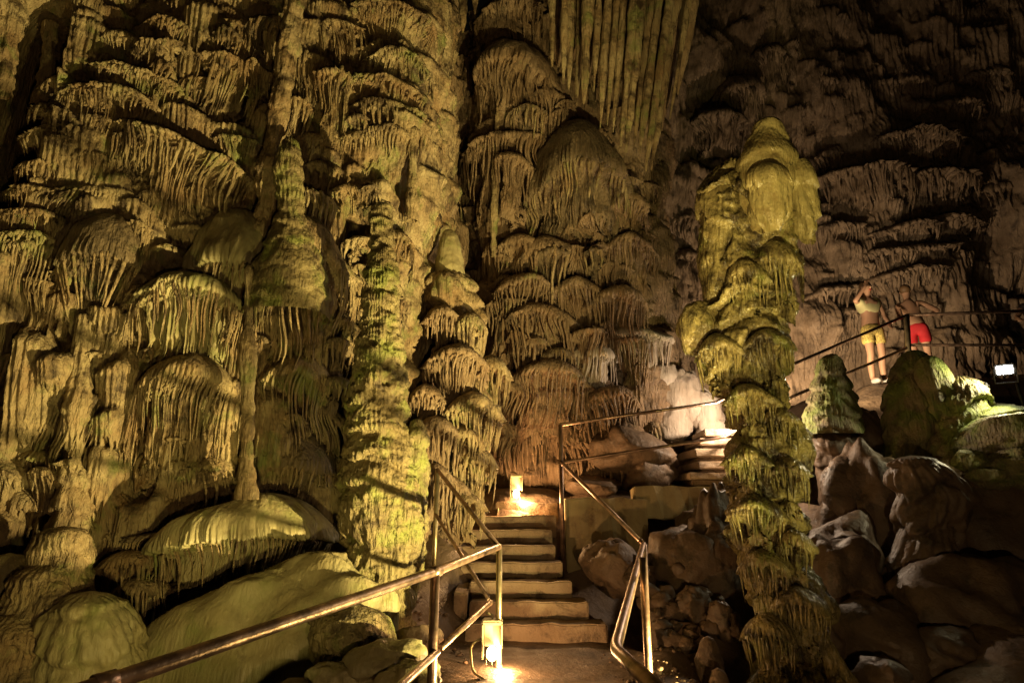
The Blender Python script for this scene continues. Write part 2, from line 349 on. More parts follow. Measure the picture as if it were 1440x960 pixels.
# ------------------------------------------------------------------ upright stalagmites and columns traced by their edges
def column_mesh(rows, Y, ts=0.28, tamp=0.06, famp=0.015, nf=40, lump=0.05, fine=0.012, seed=0, flat=0.85, res=0.022, cap=True, bot=0.0, brain=0.0, shrink=1.0):
    rows = sorted(rows, key=lambda r: r[0])
    zs = []; cx = []; ra = []
    for (y, xl, xr) in rows:
        p = P((xl+xr)/2, y, Y); zs.append(p[2]); cx.append(p[0]); ra.append(shrink*(xr-xl)/2*mpp(y, Y))
    zs = np.array(zs)[::-1]; cx = np.array(cx)[::-1]; ra = np.array(ra)[::-1]
    z0 = zs[0]-bot; z1 = zs[-1]
    nz = int(np.clip((z1-z0)/res, 12, 260)); nu = int(np.clip(2*np.pi*ra.max()/res, 28, 240))
    tz = np.linspace(0, 1, nz)
    z = z1-(z1-z0)*tz
    th = np.linspace(0, 2*np.pi, nu, endpoint=False)
    r = np.interp(z, zs, ra); c = np.interp(z, zs, cx)
    ker = np.array([1, 2, 3, 2, 1.])/9; r = np.convolve(np.pad(r, 2, mode='edge'), ker, 'valid'); c = np.convolve(np.pad(c, 2, mode='edge'), ker, 'valid')
    if cap:
        h = min(ra[-1]*1.0, 0.3*(z1-z0)); r = r*np.sqrt(np.clip(1-(1-np.clip((z1-z)/h, 0, 1))**2, 0.001, 1))
    TH, ZZ = np.meshgrid(th, z); RR = r[:, None]
    X = np.sin(TH); Yc = -np.cos(TH)
    rn = np.maximum(RR, 0.05)
    px = X*rn*1.0; py = Yc*rn
    q = -ZZ/ts + 0.95*vnoise(px*2.4, py*2.4, ZZ*1.4, seed) + 0.3*vnoise(px*7, py*7, ZZ*3, seed+1)
    i = np.floor(q); f = q-i
    am = 0.35+0.9*rnd(i, seed+2)
    bul = np.sin(np.pi/2*np.clip(f/0.78, 0, 1))*(1-sm(0.84, 0.99, f))
    rr, fid = ridge(TH/(2*np.pi)*nf + 0.9*vnoise(px*4, py*4, ZZ*1.5, seed+3), seed)
    disp = tamp*np.clip(RR/0.3, 0.25, 1)*am*(bul-0.5) + famp*(rr-0.45)*(0.35+0.65*bul) + lump*fbm(px*3, py*3, ZZ*2.2, seed+4, 3) + fine*fbm(px*16, py*16, ZZ*16, seed+5, 2)
    if brain:
        w = fbm(px*9, py*9, ZZ*13, seed+8, 2); disp += brain*(1-np.abs(w)*2.2)
    disp *= np.clip(RR/0.10, 0.05, 1)
    V = np.stack([c[:, None]+X*(RR+disp), Y+flat*Yc*(RR+disp), ZZ], -1).reshape(-1, 3)
    return V, gridfaces(nz, nu, True)
def column(name, rows, Y, mat, label=None, cat=None, parent=None, group=None, **k):
    V, Fq = column_mesh(rows, Y, **k)
    o = mk(name, V, Fq, mat, parent)
    if label: tag(o, label, cat, group)
    return o
def boulder(name, x, y, w, h, Y, mat, label=None, cat='boulder', group=None, parent=None, seed=0, lump=0.16, depth=0.9, res=44, fine=0.02, skew=0.0, facets=None):
    m = mpp(y, Y); c = P(x, y, Y); a = w*m/2; b = h*m/2
    nv = res*2//3; th = np.linspace(0, 2*np.pi, res, endpoint=False); ph = np.linspace(0.02, np.pi-0.02, nv)
    T, Ph = np.meshgrid(th, ph)
    X = np.sin(Ph)*np.sin(T); Yy = -np.sin(Ph)*np.cos(T); Z = np.cos(Ph)
    d = 1+lump*fbm(X*1.3+seed, Yy*1.3, Z*1.3, seed, 3)+fine*fbm(X*7, Yy*7, Z*7+seed, seed+3, 2)
    if facets is None: facets = mat in (M_DARK, M_GROUND, M_MOSS)
    X, Yy, Z = X*d, Yy*d, Z*d; d = 1.0
    if facets:
        rf = np.random.RandomState(seed+900)
        for q in range(11):
            nn = rf.normal(size=3); nn /= np.linalg.norm(nn); h = 0.62+0.3*rf.rand()
            e = np.maximum(0, X*nn[0]+Yy*nn[1]+Z*nn[2]-h)*0.65; X = X-e*nn[0]; Yy = Yy-e*nn[1]; Z = Z-e*nn[2]
        g = 0.03*fbm(X*5+seed, Yy*5, Z*5, seed+6, 3); X = X*(1+g); Yy = Yy*(1+g); Z = Z*(1+g)
    V = np.stack([c[0]+a*X*d + skew*b*Z*d, c[1]+a*depth*Yy*d, c[2]+b*Z*d], -1).reshape(-1, 3)
    o = mk(name, V, gridfaces(nv, res, True), mat, parent)
    if label: tag(o, label, cat, group)
    return o

# ================================================================== SETTING: ground
CT = np.array([(-6,3,-.3),(-3,3,-.3),(-1.3,3,-.05),(0,2,0),(.4,4,0),(.4,6.5,0),(1.0,5,0),(.9,3,0),(-.6,5,0),(-.5,6.4,.0),(-1.5,5,.02),(-2.4,4.6,-.25),(-3,5.2,-.3),(-5,5,-.2),(-2.5,7,.4),(-1.2,7,.5),(-.9,8,.9),
 (1.7,5,-.4),(2.2,6,-.5),(2,4,-.55),(4,4,-.7),(6,4,-.7),(3,7,-.2),(1.6,7.3,-.1),(2.2,8.0,.2),(3.5,7.8,.4),(5,7.0,.3),(7,6.6,.4),(4.3,8.6,1.3),(5.4,8.4,1.9),(6.4,7.8,2.2),(8,7.6,2.3),(6.2,9.2,3.05),(7,9.6,3.18),(6,9.9,3.2),(7,10.4,3.2),(8,10,3.2),(7,11.5,3.2),(10,12,3.3),(5,9.9,2.9),(5,11,3.0),(3.3,9.9,2.2),(12,14,3.6),
 (0,9.2,1.5),(1.5,9.3,1.5),(2.4,9.4,1.5),(-.5,9.4,1.5),(1,12,2),(.2,7.8,.2),(.4,0,0),(-3,0,0),(4,0,-.5),(0,-3,0),(0.2,7.2,.0),(1.1,6.2,-.02),(16,8,3.4),(16,14,4),(-8,0,.2)], float)
def ground_h(x, y):
    x = np.asarray(x, float); y = np.asarray(y, float)
    num = 0; den = 0
    for (a, b, c) in CT:
        w = 1/(((x-a)**2+(y-b)**2)+0.03)**2; num = num+w*c; den = den+w
    return num/den
gx = np.linspace(-9, 16, 240); gy = np.linspace(-4, 17, 200)
GX, GY = np.meshgrid(gx, gy); GZ = ground_h(GX, GY)
path = (sm(-1.1, -0.5, GX)*(1-sm(1.0, 1.5, GX)))*(1-sm(8.6, 9, GY))
GZ = GZ + (1-path)*(0.16*fbm(GX*1.3, GY*1.3, 0, 5, 4)) + path*0.012*fbm(GX*4, GY*4, 0, 6, 3)
ground = struct(mk('cave_ground', np.stack([GX, GY, GZ], -1).reshape(-1, 3), gridfaces(200, 240)[:, ::-1], M_GROUND))

# ================================================================== SETTING: walls
PL = Plan([(-9, 3.2), (-8, 5.0), (-6, 6.0), (-4, 6.7), (-2.6, 7.1), (-1.9, 7.3), (-1.45, 7.55), (-1.32, 8.1), (-1.32, 9.4)])
PM = Plan([(-1.5, 9.0), (-1.3, 10.8), (-0.85, 11.3), (-0.5, 10.6), (-0.15, 9.9), (0.6, 9.9), (1.6, 9.9), (2.3, 10.2), (2.75, 10.9), (2.9, 12.2)])
PF = Plan([(1.5, 13.0), (4, 14.0), (8, 14.6), (13, 14.2), (18, 12.0)])
def hole(plan, x, y, rx, ry, dep):
    s, xy, n, z = plan.hit(x, y); m = mpp(y, xy[1]); return (s, z, rx*m, ry*m, dep)
V, Fq = wallgrid(PL, -0.2, 9.2, 0.025, 11, 2600, (0.16, 0.75), 0.30, holes=[hole(PL, 46, 110, 30, 100, 2.6), hole(PL, 14, 230, 30, 70, 1.8), hole(PL, 500, 330, 14, 60, .7), hole(PL, 440, 560, 20, 60, .6), hole(PL, 215, 640, 14, 60, .6), hole(PL, 330, 130, 16, 40, .6), hole(PL, 20, 540, 10, 70, .6), hole(PL, 112, 690, 13, 55, .7), hole(PL, 470, 560, 16, 90, .5)])
wall_l = struct(mk('cave_wall_left', V, Fq, M_WALL))
V, Fq = wallgrid(PM, 0.8, 11.0, 0.030, 23, 1300, (0.16, 0.75), 0.30)
wall_m = struct(mk('cave_wall_middle', V, Fq, M_MID))
V, Fq = wallgrid(PF, 1.0, 16.0, 0.048, 37, 1700, (0.4, 1.9), 0.5, fl=0.11, base_amp=0.5, fine=0.02)
wall_f = struct(mk('cave_wall_far', V, Fq, M_FAR))

# hand placed canopies: xc, ytop, ylip, ybottom, width, then options
CL = [
 (170,122,140,192,135,dict(arch=8)), (318,78,90,186,86,dict(fpx=11)), (205,100,112,142,140,dict(tilt=-6)),
 (112,178,190,250,85,{}), (135,208,224,262,100,dict(arch=14)), (262,194,206,318,196,dict(tilt=-34,fpx=11,lenvar=.6)),
 (332,188,198,250,78,dict(fpx=9)), (125,250,268,306,118,dict(arch=12)), (216,262,282,372,70,dict(tilt=-14)),
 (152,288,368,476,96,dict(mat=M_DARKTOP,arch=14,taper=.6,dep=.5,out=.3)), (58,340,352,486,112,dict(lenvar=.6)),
 (338,284,384,430,140,dict(mat=M_SMOOTH,dep=.5,out=.1,arch=6)), (432,298,352,575,146,dict(arch=40,dep=.5,out=.22,fpx=9,lenvar=.5,mat=M_WALL)),
 (272,376,410,520,164,dict(arch=22,dep=.48,out=.25,fpx=9,mat=M_SMOOTH)), (268,494,534,662,142,dict(arch=26,dep=.5,out=.18,fpx=8,lenvar=.5)),
 (420,490,528,650,110,dict(arch=18,dep=.5,out=.16,fpx=8)), (72,492,508,580,104,dict(arch=8)), (168,470,482,610,60,dict(lenvar=.7)),
 (205,430,440,600,50,dict(lenvar=.7)), (150,560,570,720,50,{}), (60,560,572,640,58,dict(fpx=9)), (62,628,644,702,62,{}), (60,590,604,650,58,{}),
 (160,686,702,752,70,dict(arch=8)), (152,745,752,812,62,{}), (18,680,718,800,76,dict(arch=12,dep=.55)),
 (292,640,662,716,110,dict(fpx=13,lenvar=.1,taper=-.15)), (345,694,752,838,246,dict(arch=12,dep=.34,out=.55,fpx=9,lenvar=.55,mat=M_SMOOTH,tilt=10)),
 (196,768,790,862,110,dict(arch=14,out=.4,dep=.5)), (240,735,748,790,120,dict(mat=M_DARKTOP,out=.35,tilt=6)), (200,812,826,930,84,dict(out=.55,dep=.5,arch=10)), (150,800,812,870,60,dict(out=.5)), (30,780,800,850,80,dict(out=.4,arch=10)),
 (560,8,22,78,116,dict(fpx=9)), (566,72,84,134,112,dict(arch=10)), (545,104,116,150,120,dict(arch=8)), (556,138,150,264,124,dict(fpx=10,arch=12,lenvar=.35)),
 (590,262,306,348,66,dict(mat=M_SMOOTH,arch=10,dep=.6)), (500,262,276,312,86,dict(arch=8)), (508,184,200,274,76,dict(arch=10)),
 (548,322,340,404,90,dict(arch=12)), (600,326,346,398,54,dict(dep=.6)), (440,190,206,262,58,{}), (452,228,240,296,66,dict(arch=8)),
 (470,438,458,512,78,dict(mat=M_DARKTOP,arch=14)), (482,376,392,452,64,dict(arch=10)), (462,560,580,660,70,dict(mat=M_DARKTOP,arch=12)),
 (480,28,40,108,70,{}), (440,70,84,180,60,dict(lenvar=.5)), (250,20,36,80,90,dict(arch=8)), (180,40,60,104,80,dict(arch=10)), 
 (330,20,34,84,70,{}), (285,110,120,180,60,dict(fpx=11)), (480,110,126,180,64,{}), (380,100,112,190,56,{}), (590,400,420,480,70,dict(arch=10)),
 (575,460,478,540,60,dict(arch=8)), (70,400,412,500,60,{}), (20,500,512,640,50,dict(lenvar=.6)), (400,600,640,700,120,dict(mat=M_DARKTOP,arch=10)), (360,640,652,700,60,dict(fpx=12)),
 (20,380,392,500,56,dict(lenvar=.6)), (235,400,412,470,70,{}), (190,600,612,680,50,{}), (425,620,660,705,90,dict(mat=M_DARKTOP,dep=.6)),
]
for (xc, yt, yl, yb, w, k) in CL:
    k = dict(k); canopy(PL, wall_l, xc, yt, yl, yb, w, **k)
rs = np.random.RandomState(99)
def scatter(plan, parent, n, box, wr, out, mats, avoid=()):
    done = 0
    while done < n:
        x = rs.uniform(box[0], box[2]); y = rs.uniform(box[1], box[3]); w = wr[0]+(wr[1]-wr[0])*rs.rand()**1.5
        if any(a <= x <= c and b <= y <= d for (a, b, c, d) in avoid): continue
        done += 1
        hd = w*(.08+.15*rs.rand()); hs = w*(.8+1.5*rs.rand())
        canopy(plan, parent, x, y, y+hd, y+hd+hs, w, mat=mats[int(rs.rand()*len(mats))], arch=w*.2*rs.rand(), tilt=w*.3*(rs.rand()-.5), out=out[0]+(out[1]-out[0])*rs.rand(), dep=.45, fpx=9.5, lenvar=.6, lump=.012, taper=.1+.3*rs.rand())
scatter(PL, wall_l, 84, (70, 0, 625, 560), (26, 60), (.12, .36), [M_WALL, M_WALL, M_DARKTOP], avoid=[(250, 285, 500, 380), (360, 180, 440, 340), (20, 30, 80, 220)])
scatter(PL, wall_l, 24, (0, 380, 470, 700), (24, 50), (.15, .38), [M_WALL], avoid=[(190, 490, 345, 560)])
for (x, y, w) in [(92,108,46),(88,145,52),(80,185,62),(70,222,76),(60,258,88),(52,292,96),(46,326,100)]:
    canopy(PL, wall_l, x, y, y+10, y+46, w, arch=8, out=.15, lenvar=.3)
CM = [
 (702,48,108,200,128,dict(arch=26,dep=.5,out=.3,taper=0,fpx=9,mat=M_MID)), (722,186,200,336,150,dict(lenvar=.7,fpx=10,out=.15)), (652,212,226,336,82,dict(lenvar=.5,mat=M_DARKTOP)),
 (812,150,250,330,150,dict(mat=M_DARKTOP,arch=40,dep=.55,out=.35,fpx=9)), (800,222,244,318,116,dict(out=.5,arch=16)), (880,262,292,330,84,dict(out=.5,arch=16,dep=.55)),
 (884,326,346,408,100,dict(out=.5,arch=14)), (772,326,352,410,88,dict(out=.45,arch=16)), (690,338,356,414,44,dict(out=.4,dep=.6)), (735,322,340,372,78,dict(out=.4,arch=10)),
 (742,378,396,448,96,dict(out=.5,arch=14)), (812,384,404,460,84,dict(out=.55,arch=14)), (762,418,436,510,98,dict(out=.6,arch=16)), (702,416,432,506,62,dict(out=.5,arch=10)),
 (872,398,416,490,106,dict(out=.6,arch=12,fpx=8)), (900,452,470,540,116,dict(out=.5,fpx=7,mat=M_PALE)), (770,496,520,606,124,dict(out=.6,arch=22)), (660,496,520,570,80,dict(out=.6,arch=16)),
 (648,560,600,660,104,dict(out=.9,arch=22,dep=.5)), (700,520,545,600,70,dict(out=.7,arch=14)), (690,580,600,650,66,dict(out=.7,arch=12)), (860,536,556,640,84,dict(out=.55,arch=14)),
 (880,588,625,690,96,dict(out=.5,arch=12,mat=M_MID,dep=.5)), (668,640,662,716,60,dict(out=.8,fpx=7,mat=M_PALE)), (700,4,18,64,110,{}), (740,4,14,110,50,{}),
 (830,480,500,560,70,dict(out=.5,mat=M_PALE,fpx=7)), (620,640,665,720,70,dict(out=1.0,arch=14)), (645,700,715,760,60,dict(out=1.0,arch=8)), (760,570,610,690,100,dict(out=.25,mat=M_MID,dep=.3)), (815,590,620,700,70,dict(out=.35,mat=M_MID)),
]
for (xc, yt, yl, yb, w, k) in CM:
    k = dict(k); k.setdefault('mat', M_MID); canopy(PM, wall_m, xc, yt, yl, yb, w, **k)
scatter(PM, wall_m, 70, (640, 60, 930, 640), (24, 60), (.4, .75), [M_MID, M_MID, M_DARKTOP], avoid=[(700, 600, 800, 720)])
CF = [
 (1215,232,240,306,150,dict(lenvar=.35,fpx=10)), (1310,240,252,292,140,dict(fpx=9)), (1275,182,194,230,150,dict(fpx=9)), (1170,310,322,380,100,dict(fpx=9)), (1165,205,216,250,40,{}),
 (1260,312,324,350,130,dict(tilt=14)), (1230,350,362,392,120,dict(tilt=14)), (1330,300,310,330,90,{}), (1290,340,352,372,110,dict(tilt=8)), (1270,372,384,410,130,dict(tilt=10)), (1160,400,412,450,110,dict(tilt=16)), (1190,430,440,470,100,{}),
 (1330,140,156,180,100,{}), (1280,90,120,150,60,{}), (1400,250,270,330,70,{}), (1380,90,110,170,80,{}), (1080,60,80,150,60,{}), (1040,100,130,200,70,{}), (1150,100,120,190,60,{}), (1220,70,100,140,30,{}), (1360,430,450,500,70,{}), (1010,150,170,220,80,{}),
 (965,240,262,300,50,{}), (962,290,310,350,44,{}), (966,345,362,400,50,{}), (965,395,410,450,56,{}), (1200,165,190,240,50,{}),
]
for (xc, yt, yl, yb, w, k) in CF:
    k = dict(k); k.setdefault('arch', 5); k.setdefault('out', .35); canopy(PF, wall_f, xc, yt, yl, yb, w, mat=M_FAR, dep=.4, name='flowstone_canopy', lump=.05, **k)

# ================================================================== FORMATIONS (things)
def hang(x, yt, yl, yb, w, Y, mat, parent, seed, dep=.45, arch=.2, name='drip_lobe'):
    m = mpp(yt, Y); p = P(x, yt, Y); k = dict(arch=arch*w*m, seed=seed, lenvar=.5, taper=.2); a = (w*m, (yl-yt)*m, (yb-yl)*m, dep*w*m, w/3.6)
    V, Fq = canopy_mesh(*a, lump=.02, spread=125, **k); o = mk(name, place(V, p[:2], p[2], (-p[0]*.3, -1)), Fq, mat); keep(o, parent)
    V, Fq = drip_mesh(*a, **k); f_ = mk('drip_fringe', place(V, p[:2], p[2], (-p[0]*.3, -1)), Fq, mat, o); f_['kind'] = 'stuff'
big = thing('stone_column', 'tall wet green column with glossy lumpy ledges standing right of the stairs', 'column', tuple(P(1110, 960, 6.0)))
rowsB = [(222,1030,1085),(240,1000,1105),(262,986,1112),(285,976,1122),(340,980,1130),(390,986,1127),(430,990,1116),(480,975,1113),(520,980,1112),(560,1006,1114),(600,1020,1126),(640,1022,1133),(690,1020,1134),(740,1021,1138),(800,1042,1142),(850,1050,1172),(885,1052,1170),(920,1046,1186),(960,1046,1204)]
o = column('shaft', rowsB, 6.0, M_WET, shrink=.77, ts=0.36, tamp=0.17, famp=0.022, nf=40, lump=0.06, fine=0.03, brain=.012, seed=4, bot=0.5, res=0.016, cap=True, flat=.8); keep(o, big)
o = column('cap', [(167,1068,1092),(176,1060,1099),(192,1056,1105),(204,1048,1110),(225,1036,1120),(255,1034,1118),(290,1044,1112),(330,1056,1104)], 5.72, M_CAP, ts=.45, tamp=.03, lump=.025, famp=.006, seed=8, fine=.006); keep(o, big)
def free_canopy(name, x, yt, yl, yb, w, Y, mat, parent, nf, seed=0, dep=.5, **k):
    m = mpp(yt, Y); p = P(x, yt, Y)
    V, Fq = canopy_mesh(w*m, (yl-yt)*m, (yb-yl)*m, dep*w*m, nf, seed=seed, spread=178, amp=.28*math.pi*w*m/nf, **k)
    o = mk(name, place(V, p[:2], p[2], (-p[0]*.3, -1)), Fq, mat); keep(o, parent); return o
free_canopy('drip_lobe', 1122, 224, 262, 350, 40, 5.7, M_CAP, big, 6, 3, lenvar=.5, lump=.012, sharp=.5)
free_canopy('drip_lobe', 1074, 234, 258, 336, 58, 5.58, M_CAP, big, 9, 5, lenvar=.5, lump=.015)
for q, (x, yt, yl, yb, w, Y) in enumerate([(1088,338,372,452,64,5.74),(1046,366,390,450,58,5.74),(1010,470,492,548,66,5.82),(1078,462,482,560,66,5.72),(1052,540,556,612,70,5.74),(1094,572,588,640,54,5.72),(1048,624,640,690,62,5.74),(1104,640,660,720,56,5.7),(1060,694,712,762,74,5.72),(1114,742,760,812,52,5.72),(1070,770,788,846,66,5.74),(1120,822,842,900,80,5.68),(1078,860,880,950,70,5.7)]):
    hang(x, yt, yl, yb, w, Y, M_WET, big, 800+q, dep=.42)
o = boulder('side_lump', 984, 462, 60, 84, 6.0, M_WET, seed=3); keep(o, big)
o = column('shoulder', [(228,1016,1050),(248,994,1062),(285,980,1070),(330,979,1076),(380,986,1078),(420,994,1074),(460,1004,1068)], 6.02, M_WET, ts=.7, tamp=.07, famp=.012, nf=30, lump=.035, fine=.012, seed=17, shrink=.93); keep(o, big)
o = column('foot_ridge', [(850,1120,1150),(900,1140,1172),(960,1165,1210)], 5.7, M_WET, ts=.5, tamp=.05, seed=15, bot=.3); keep(o, big)
lcol = thing('stone_column', 'stacked corrugated ochre column left of the stairs behind the near handrail', 'column', tuple(P(535, 890, 6.2)))
o = column('shaft', [(285,530,548),(310,520,554),(345,516,556),(400,511,558),(450,507,560),(500,494,570),(560,490,572),(600,488,576),(650,480,590),(700,473,598),(760,478,598),(810,484,588),(850,500,580),(890,520,575)], 6.2, M_BAND, shrink=.9, ts=.34, tamp=.06, famp=.022, nf=40, lump=.045, fine=.014, seed=21, bot=.3, brain=.024, res=.017); keep(o, lcol)
o = column('side_lobe', [(588,582,592),(610,570,600),(650,566,603),(700,566,602),(760,570,600),(820,568,596),(880,556,576)], 6.3, M_BAND, ts=.4, tamp=.06, famp=.012, nf=26, seed=24, brain=.012, bot=.2); keep(o, lcol)

cone = thing('stalagmite', 'pale pointed cone stalagmite on a fluted pedestal beside the dark recess', 'stalagmite', tuple(P(634, 505, 8.0)))
o = column('cone', [(322,624,638),(335,619,646),(360,614,650),(388,611,653)], 8.0, M_SMOOTH, ts=.2, tamp=.012, famp=.004, lump=.012, seed=31); keep(o, cone)
o = column('pedestal', [(380,600,664),(400,592,672),(430,594,678),(470,606,676),(520,612,680),(570,610,690)], 8.05, M_WALL, ts=.30, tamp=.09, famp=.045, nf=26, lump=.05, seed=33, bot=1.0); keep(o, cone)

for q, (x, yt, yl, yb, w, Y) in enumerate([(640,486,506,570,92,7.75),(664,552,574,640,84,7.8),(612,585,606,690,78,7.6),(668,628,648,722,64,7.85),(632,668,684,752,62,7.7),(690,500,520,580,56,8.2),(600,540,556,600,56,7.6),(650,600,616,668,60,7.7),(610,650,668,730,60,7.5),(655,690,704,758,56,7.75),(622,430,446,500,50,7.7),(660,440,456,510,50,7.75)]):
    hang(x, yt, yl, yb, w, Y, M_WALL if q % 2 else M_MID, cone, 700+q, dep=.5)
column('stalagmite', [(193,400,418),(215,391,424),(260,388,426),(300,388,428),(340,378,440),(380,360,455),(420,350,460)], 6.42, M_BAND, 'small grey-brown ribbed stalagmite standing on the smooth green dome at upper left', 'stalagmite', ts=.19, tamp=.035, famp=.016, nf=18, lump=.035, seed=41, bot=.2)
def leaning(name, x0, y0, x1, y1, w0, w1, Y, mat, label, seed, cat='column', bot=.2):
    rows = [(y, x0+(x1-x0)*(y-y0)/(y1-y0)-(w0+(w1-w0)*(y-y0)/(y1-y0))/2, x0+(x1-x0)*(y-y0)/(y1-y0)+(w0+(w1-w0)*(y-y0)/(y1-y0))/2) for y in np.linspace(y0, y1, 6)]
    return column(name, rows, Y, mat, label, cat, ts=.30, tamp=.06, famp=.034, nf=8, lump=.055, fine=.012, seed=seed, cap=True, bot=bot)
leaning('stone_column', 424, -60, 366, 335, 22, 30, 6.55, M_WALL, 'thin leaning column running from the roof to the upper left curtains', 51)
leaning('stone_column', 20, -60, 4, 110, 34, 30, 6.0, M_WALL, 'straight pillar at the top left corner beside the black hollow', 52)
leaning('stone_column', 72, 30, 62, 130, 17, 22, 6.2, M_WALL, 'short thin pillar bridging the right side of the black hollow', 53)
leaning('stone_column', 350, 372, 347, 702, 13, 20, 6.15, M_WALL, 'thin straight drip column between two fringed canopies on the left wall', 54, bot=0)
leaning('stone_column', 118, 440, 90, 860, 12, 56, 6.2, M_WALL, 'slender knotted column widening to its base at the far left', 55)
leaning('stone_column', 700, 150, 694, 345, 6, 9, 9.3, M_WALL, 'pencil-thin drip column in the dark middle recess', 56)
leaning('stone_column', 581, 180, 580, 290, 12, 14, 7.1, M_WALL, 'short smooth column below the striped buttress', 57)

# hanging curtain at the top centre: long slanted flutes hung from the roof
cur = thing('stone_curtain', 'long slanted fluted curtain hanging from the roof at top centre', 'curtain', tuple(P(880, -20, 8.6)))
rngc = np.random.RandomState(7)
for q in range(32):
    u = (q % 16+.5*(q//16)+.45*rngc.rand())/16; xt = 776+212*u; lay = q//16
    yb = np.interp(u, [0, .2, .45, .7, .9, 1], [125, 150, 190, 235, 270, 150])-(45+60*lay)*rngc.rand()**1.5-25*lay
    xb = xt-58*u*(yb+60)/330; rw = (4.5+5*rngc.rand())*(1.25 if lay else 1)
    n = 7; tt = np.linspace(0, 1, n)
    rows = [(-70+(yb+70)*t, xt+(xb-xt)*t-rw*(1-.45*t)*(.25 if t == 1 else 1), xt+(xb-xt)*t+rw*(1-.45*t)*(.25 if t == 1 else 1)) for t in tt]
    o = column('fold', rows, 7.75+.22*math.cos(u*5)+.34*lay+.22*(rngc.rand()-.5), M_WALL if lay == 0 else M_MID, ts=.5, tamp=.014, famp=.012, nf=5, lump=.03, fine=.006, seed=500+q, cap=False, res=.04); keep(o, cur)
for q, (x, yb, w, lab) in enumerate([(651,46,9,'longer of two small stalactites hanging at top centre'), (668,20,7,'shorter of two small stalactites hanging at top centre')]):
    column('stalactite', [(-60,x-w,x+w),(-10,x-w*.8,x+w*.8),(yb-12,x-w*.45,x+w*.45),(yb,x-1,x+1)], 8.6, M_WALL, lab, 'stalactite', ts=.3, tamp=.01, lump=.01, famp=.006, nf=8, seed=80+q, cap=False)

# mounds at the foot of the left wall
boulder('flowstone_mound', 310, 1015, 420, 400, 5.9, M_SMOOTH, 'large smooth pale green flowstone mound sloping under the near handrail', 'mound', seed=5, lump=.15, res=110, depth=.5, skew=.55, fine=.03)
column('flowstone_mound', [(846,470,515),(862,446,545),(890,438,556),(925,442,556),(955,450,552)], 5.35, M_BAND, 'round knobbly green stalagmite boss at the foot of the corrugated column', 'mound', ts=.3, tamp=.03, famp=.01, nf=40, lump=.03, brain=.014, seed=61, bot=.3, res=.014)
for q, (x, y, w, h, lab, mt) in enumerate([(14,832,90,110,'smooth rounded boss at the left edge under the fluted dome', M_SMOOTH), (90,772,70,66,'small rounded boss below the slender knotted column', M_WALL), (70,850,110,120,'brown rounded boss in the bottom left group', M_WALL),
        (128,905,130,150,'ridged greenish boss nearest the end of the handrail', M_SMOOTH), (30,925,120,130,'lumpy boss in the bottom left corner', M_WALL)]):
    m = mpp(y, 5.5)
    column('flowstone_mound', [(y-h/2,x-w*.25,x+w*.25),(y-h*.38,x-w*.42,x+w*.42),(y,x-w/2,x+w/2),(y+h/2,x-w*.55,x+w*.55)], 5.6-.1*q, mt, lab, 'mound', ts=.28, tamp=.06, famp=.03, nf=26, lump=.06, brain=.012, seed=90+q, bot=.8)
for q, (x, y, w, h, Y, lab) in enumerate([(540,930,110,60,5.0,'low mossy green rock beside the near post'), (470,955,90,60,4.9,'green rock at the bottom edge under the handrail'), (590,905,70,50,5.6,'flat brown rock left of the lower lamp'), (575,955,80,46,4.7,'low green rock at the foot of the near post')]):
    boulder('rock', x, y, w, h, Y, M_SMOOTH if 'green' in lab else M_GROUND, lab, 'rock', seed=110+q, lump=.3, fine=.06)

# right hand stalagmites and ledge
s1 = thing('stalagmite', 'cone shaped brown stalagmite with green flank just right of the wet column', 'stalagmite', tuple(P(1172, 700, 8.5)))
o = column('cone', [(497,1156,1182),(520,1150,1186),(560,1140,1198),(590,1134,1208),(612,1132,1212)], 8.5, M_MOSS, ts=.22, tamp=.05, famp=.016, nf=36, lump=.03, seed=121, fine=.015); keep(o, s1)
o = column('pedestal', [(600,1140,1205),(625,1136,1216),(650,1146,1210),(700,1160,1205),(760,1165,1200)], 8.55, M_DARK, ts=.3, tamp=.07, famp=.012, nf=30, lump=.05, seed=122, bot=.6); keep(o, s1)
s2 = thing('stalagmite', 'blunt stalagmite with bright green right side in front of the red shorts', 'stalagmite', tuple(P(1285, 660, 8.3)))
o = column('body', [(492,1268,1300),(515,1258,1308),(550,1248,1322),(590,1242,1326),(640,1240,1318),(690,1240,1330)], 8.3, M_MOSS, shrink=.86, ts=.5, tamp=.07, famp=.02, nf=26, lump=.05, seed=124, bot=.5); keep(o, s2)
free_canopy('green_flank', 1302, 500, 545, 600, 52, 8.1, M_MOSS, s2, 10, 8, lenvar=.5)
s3 = thing('flowstone_mound', 'bright green knobbly mound lit by the white floodlight', 'mound', tuple(P(1350, 640, 8.0)))
o = column('body', [(528,1332,1366),(545,1322,1382),(580,1318,1386),(620,1310,1392),(680,1300,1400)], 8.0, M_MOSS, ts=.25, tamp=.08, famp=.02, nf=30, lump=.05, brain=.014, seed=126, bot=.4); keep(o, s3)
for q, (x, y, w, h, Y, lab) in enumerate([(1415,612,150,70,7.5,'long mossy ledge sloping out of the right edge below the floodlight'), (1400,590,90,50,7.9,'low mossy rock under the floodlight bracket'), (1362,648,46,40,7.3,'small mossy knob on the dark slope under the green mound'), (1440,660,110,60,7.2,'dim rock bench at the right edge below the mossy ledge'), (1390,670,50,34,7.2,'small dull rock under the mossy ledge')]):
    boulder('rock', x, y, w, h, Y, M_MOSS if 'moss' in lab else M_DARK, lab, 'rock', seed=130+q, lump=.25, fine=.06, depth=1.2, res=60)
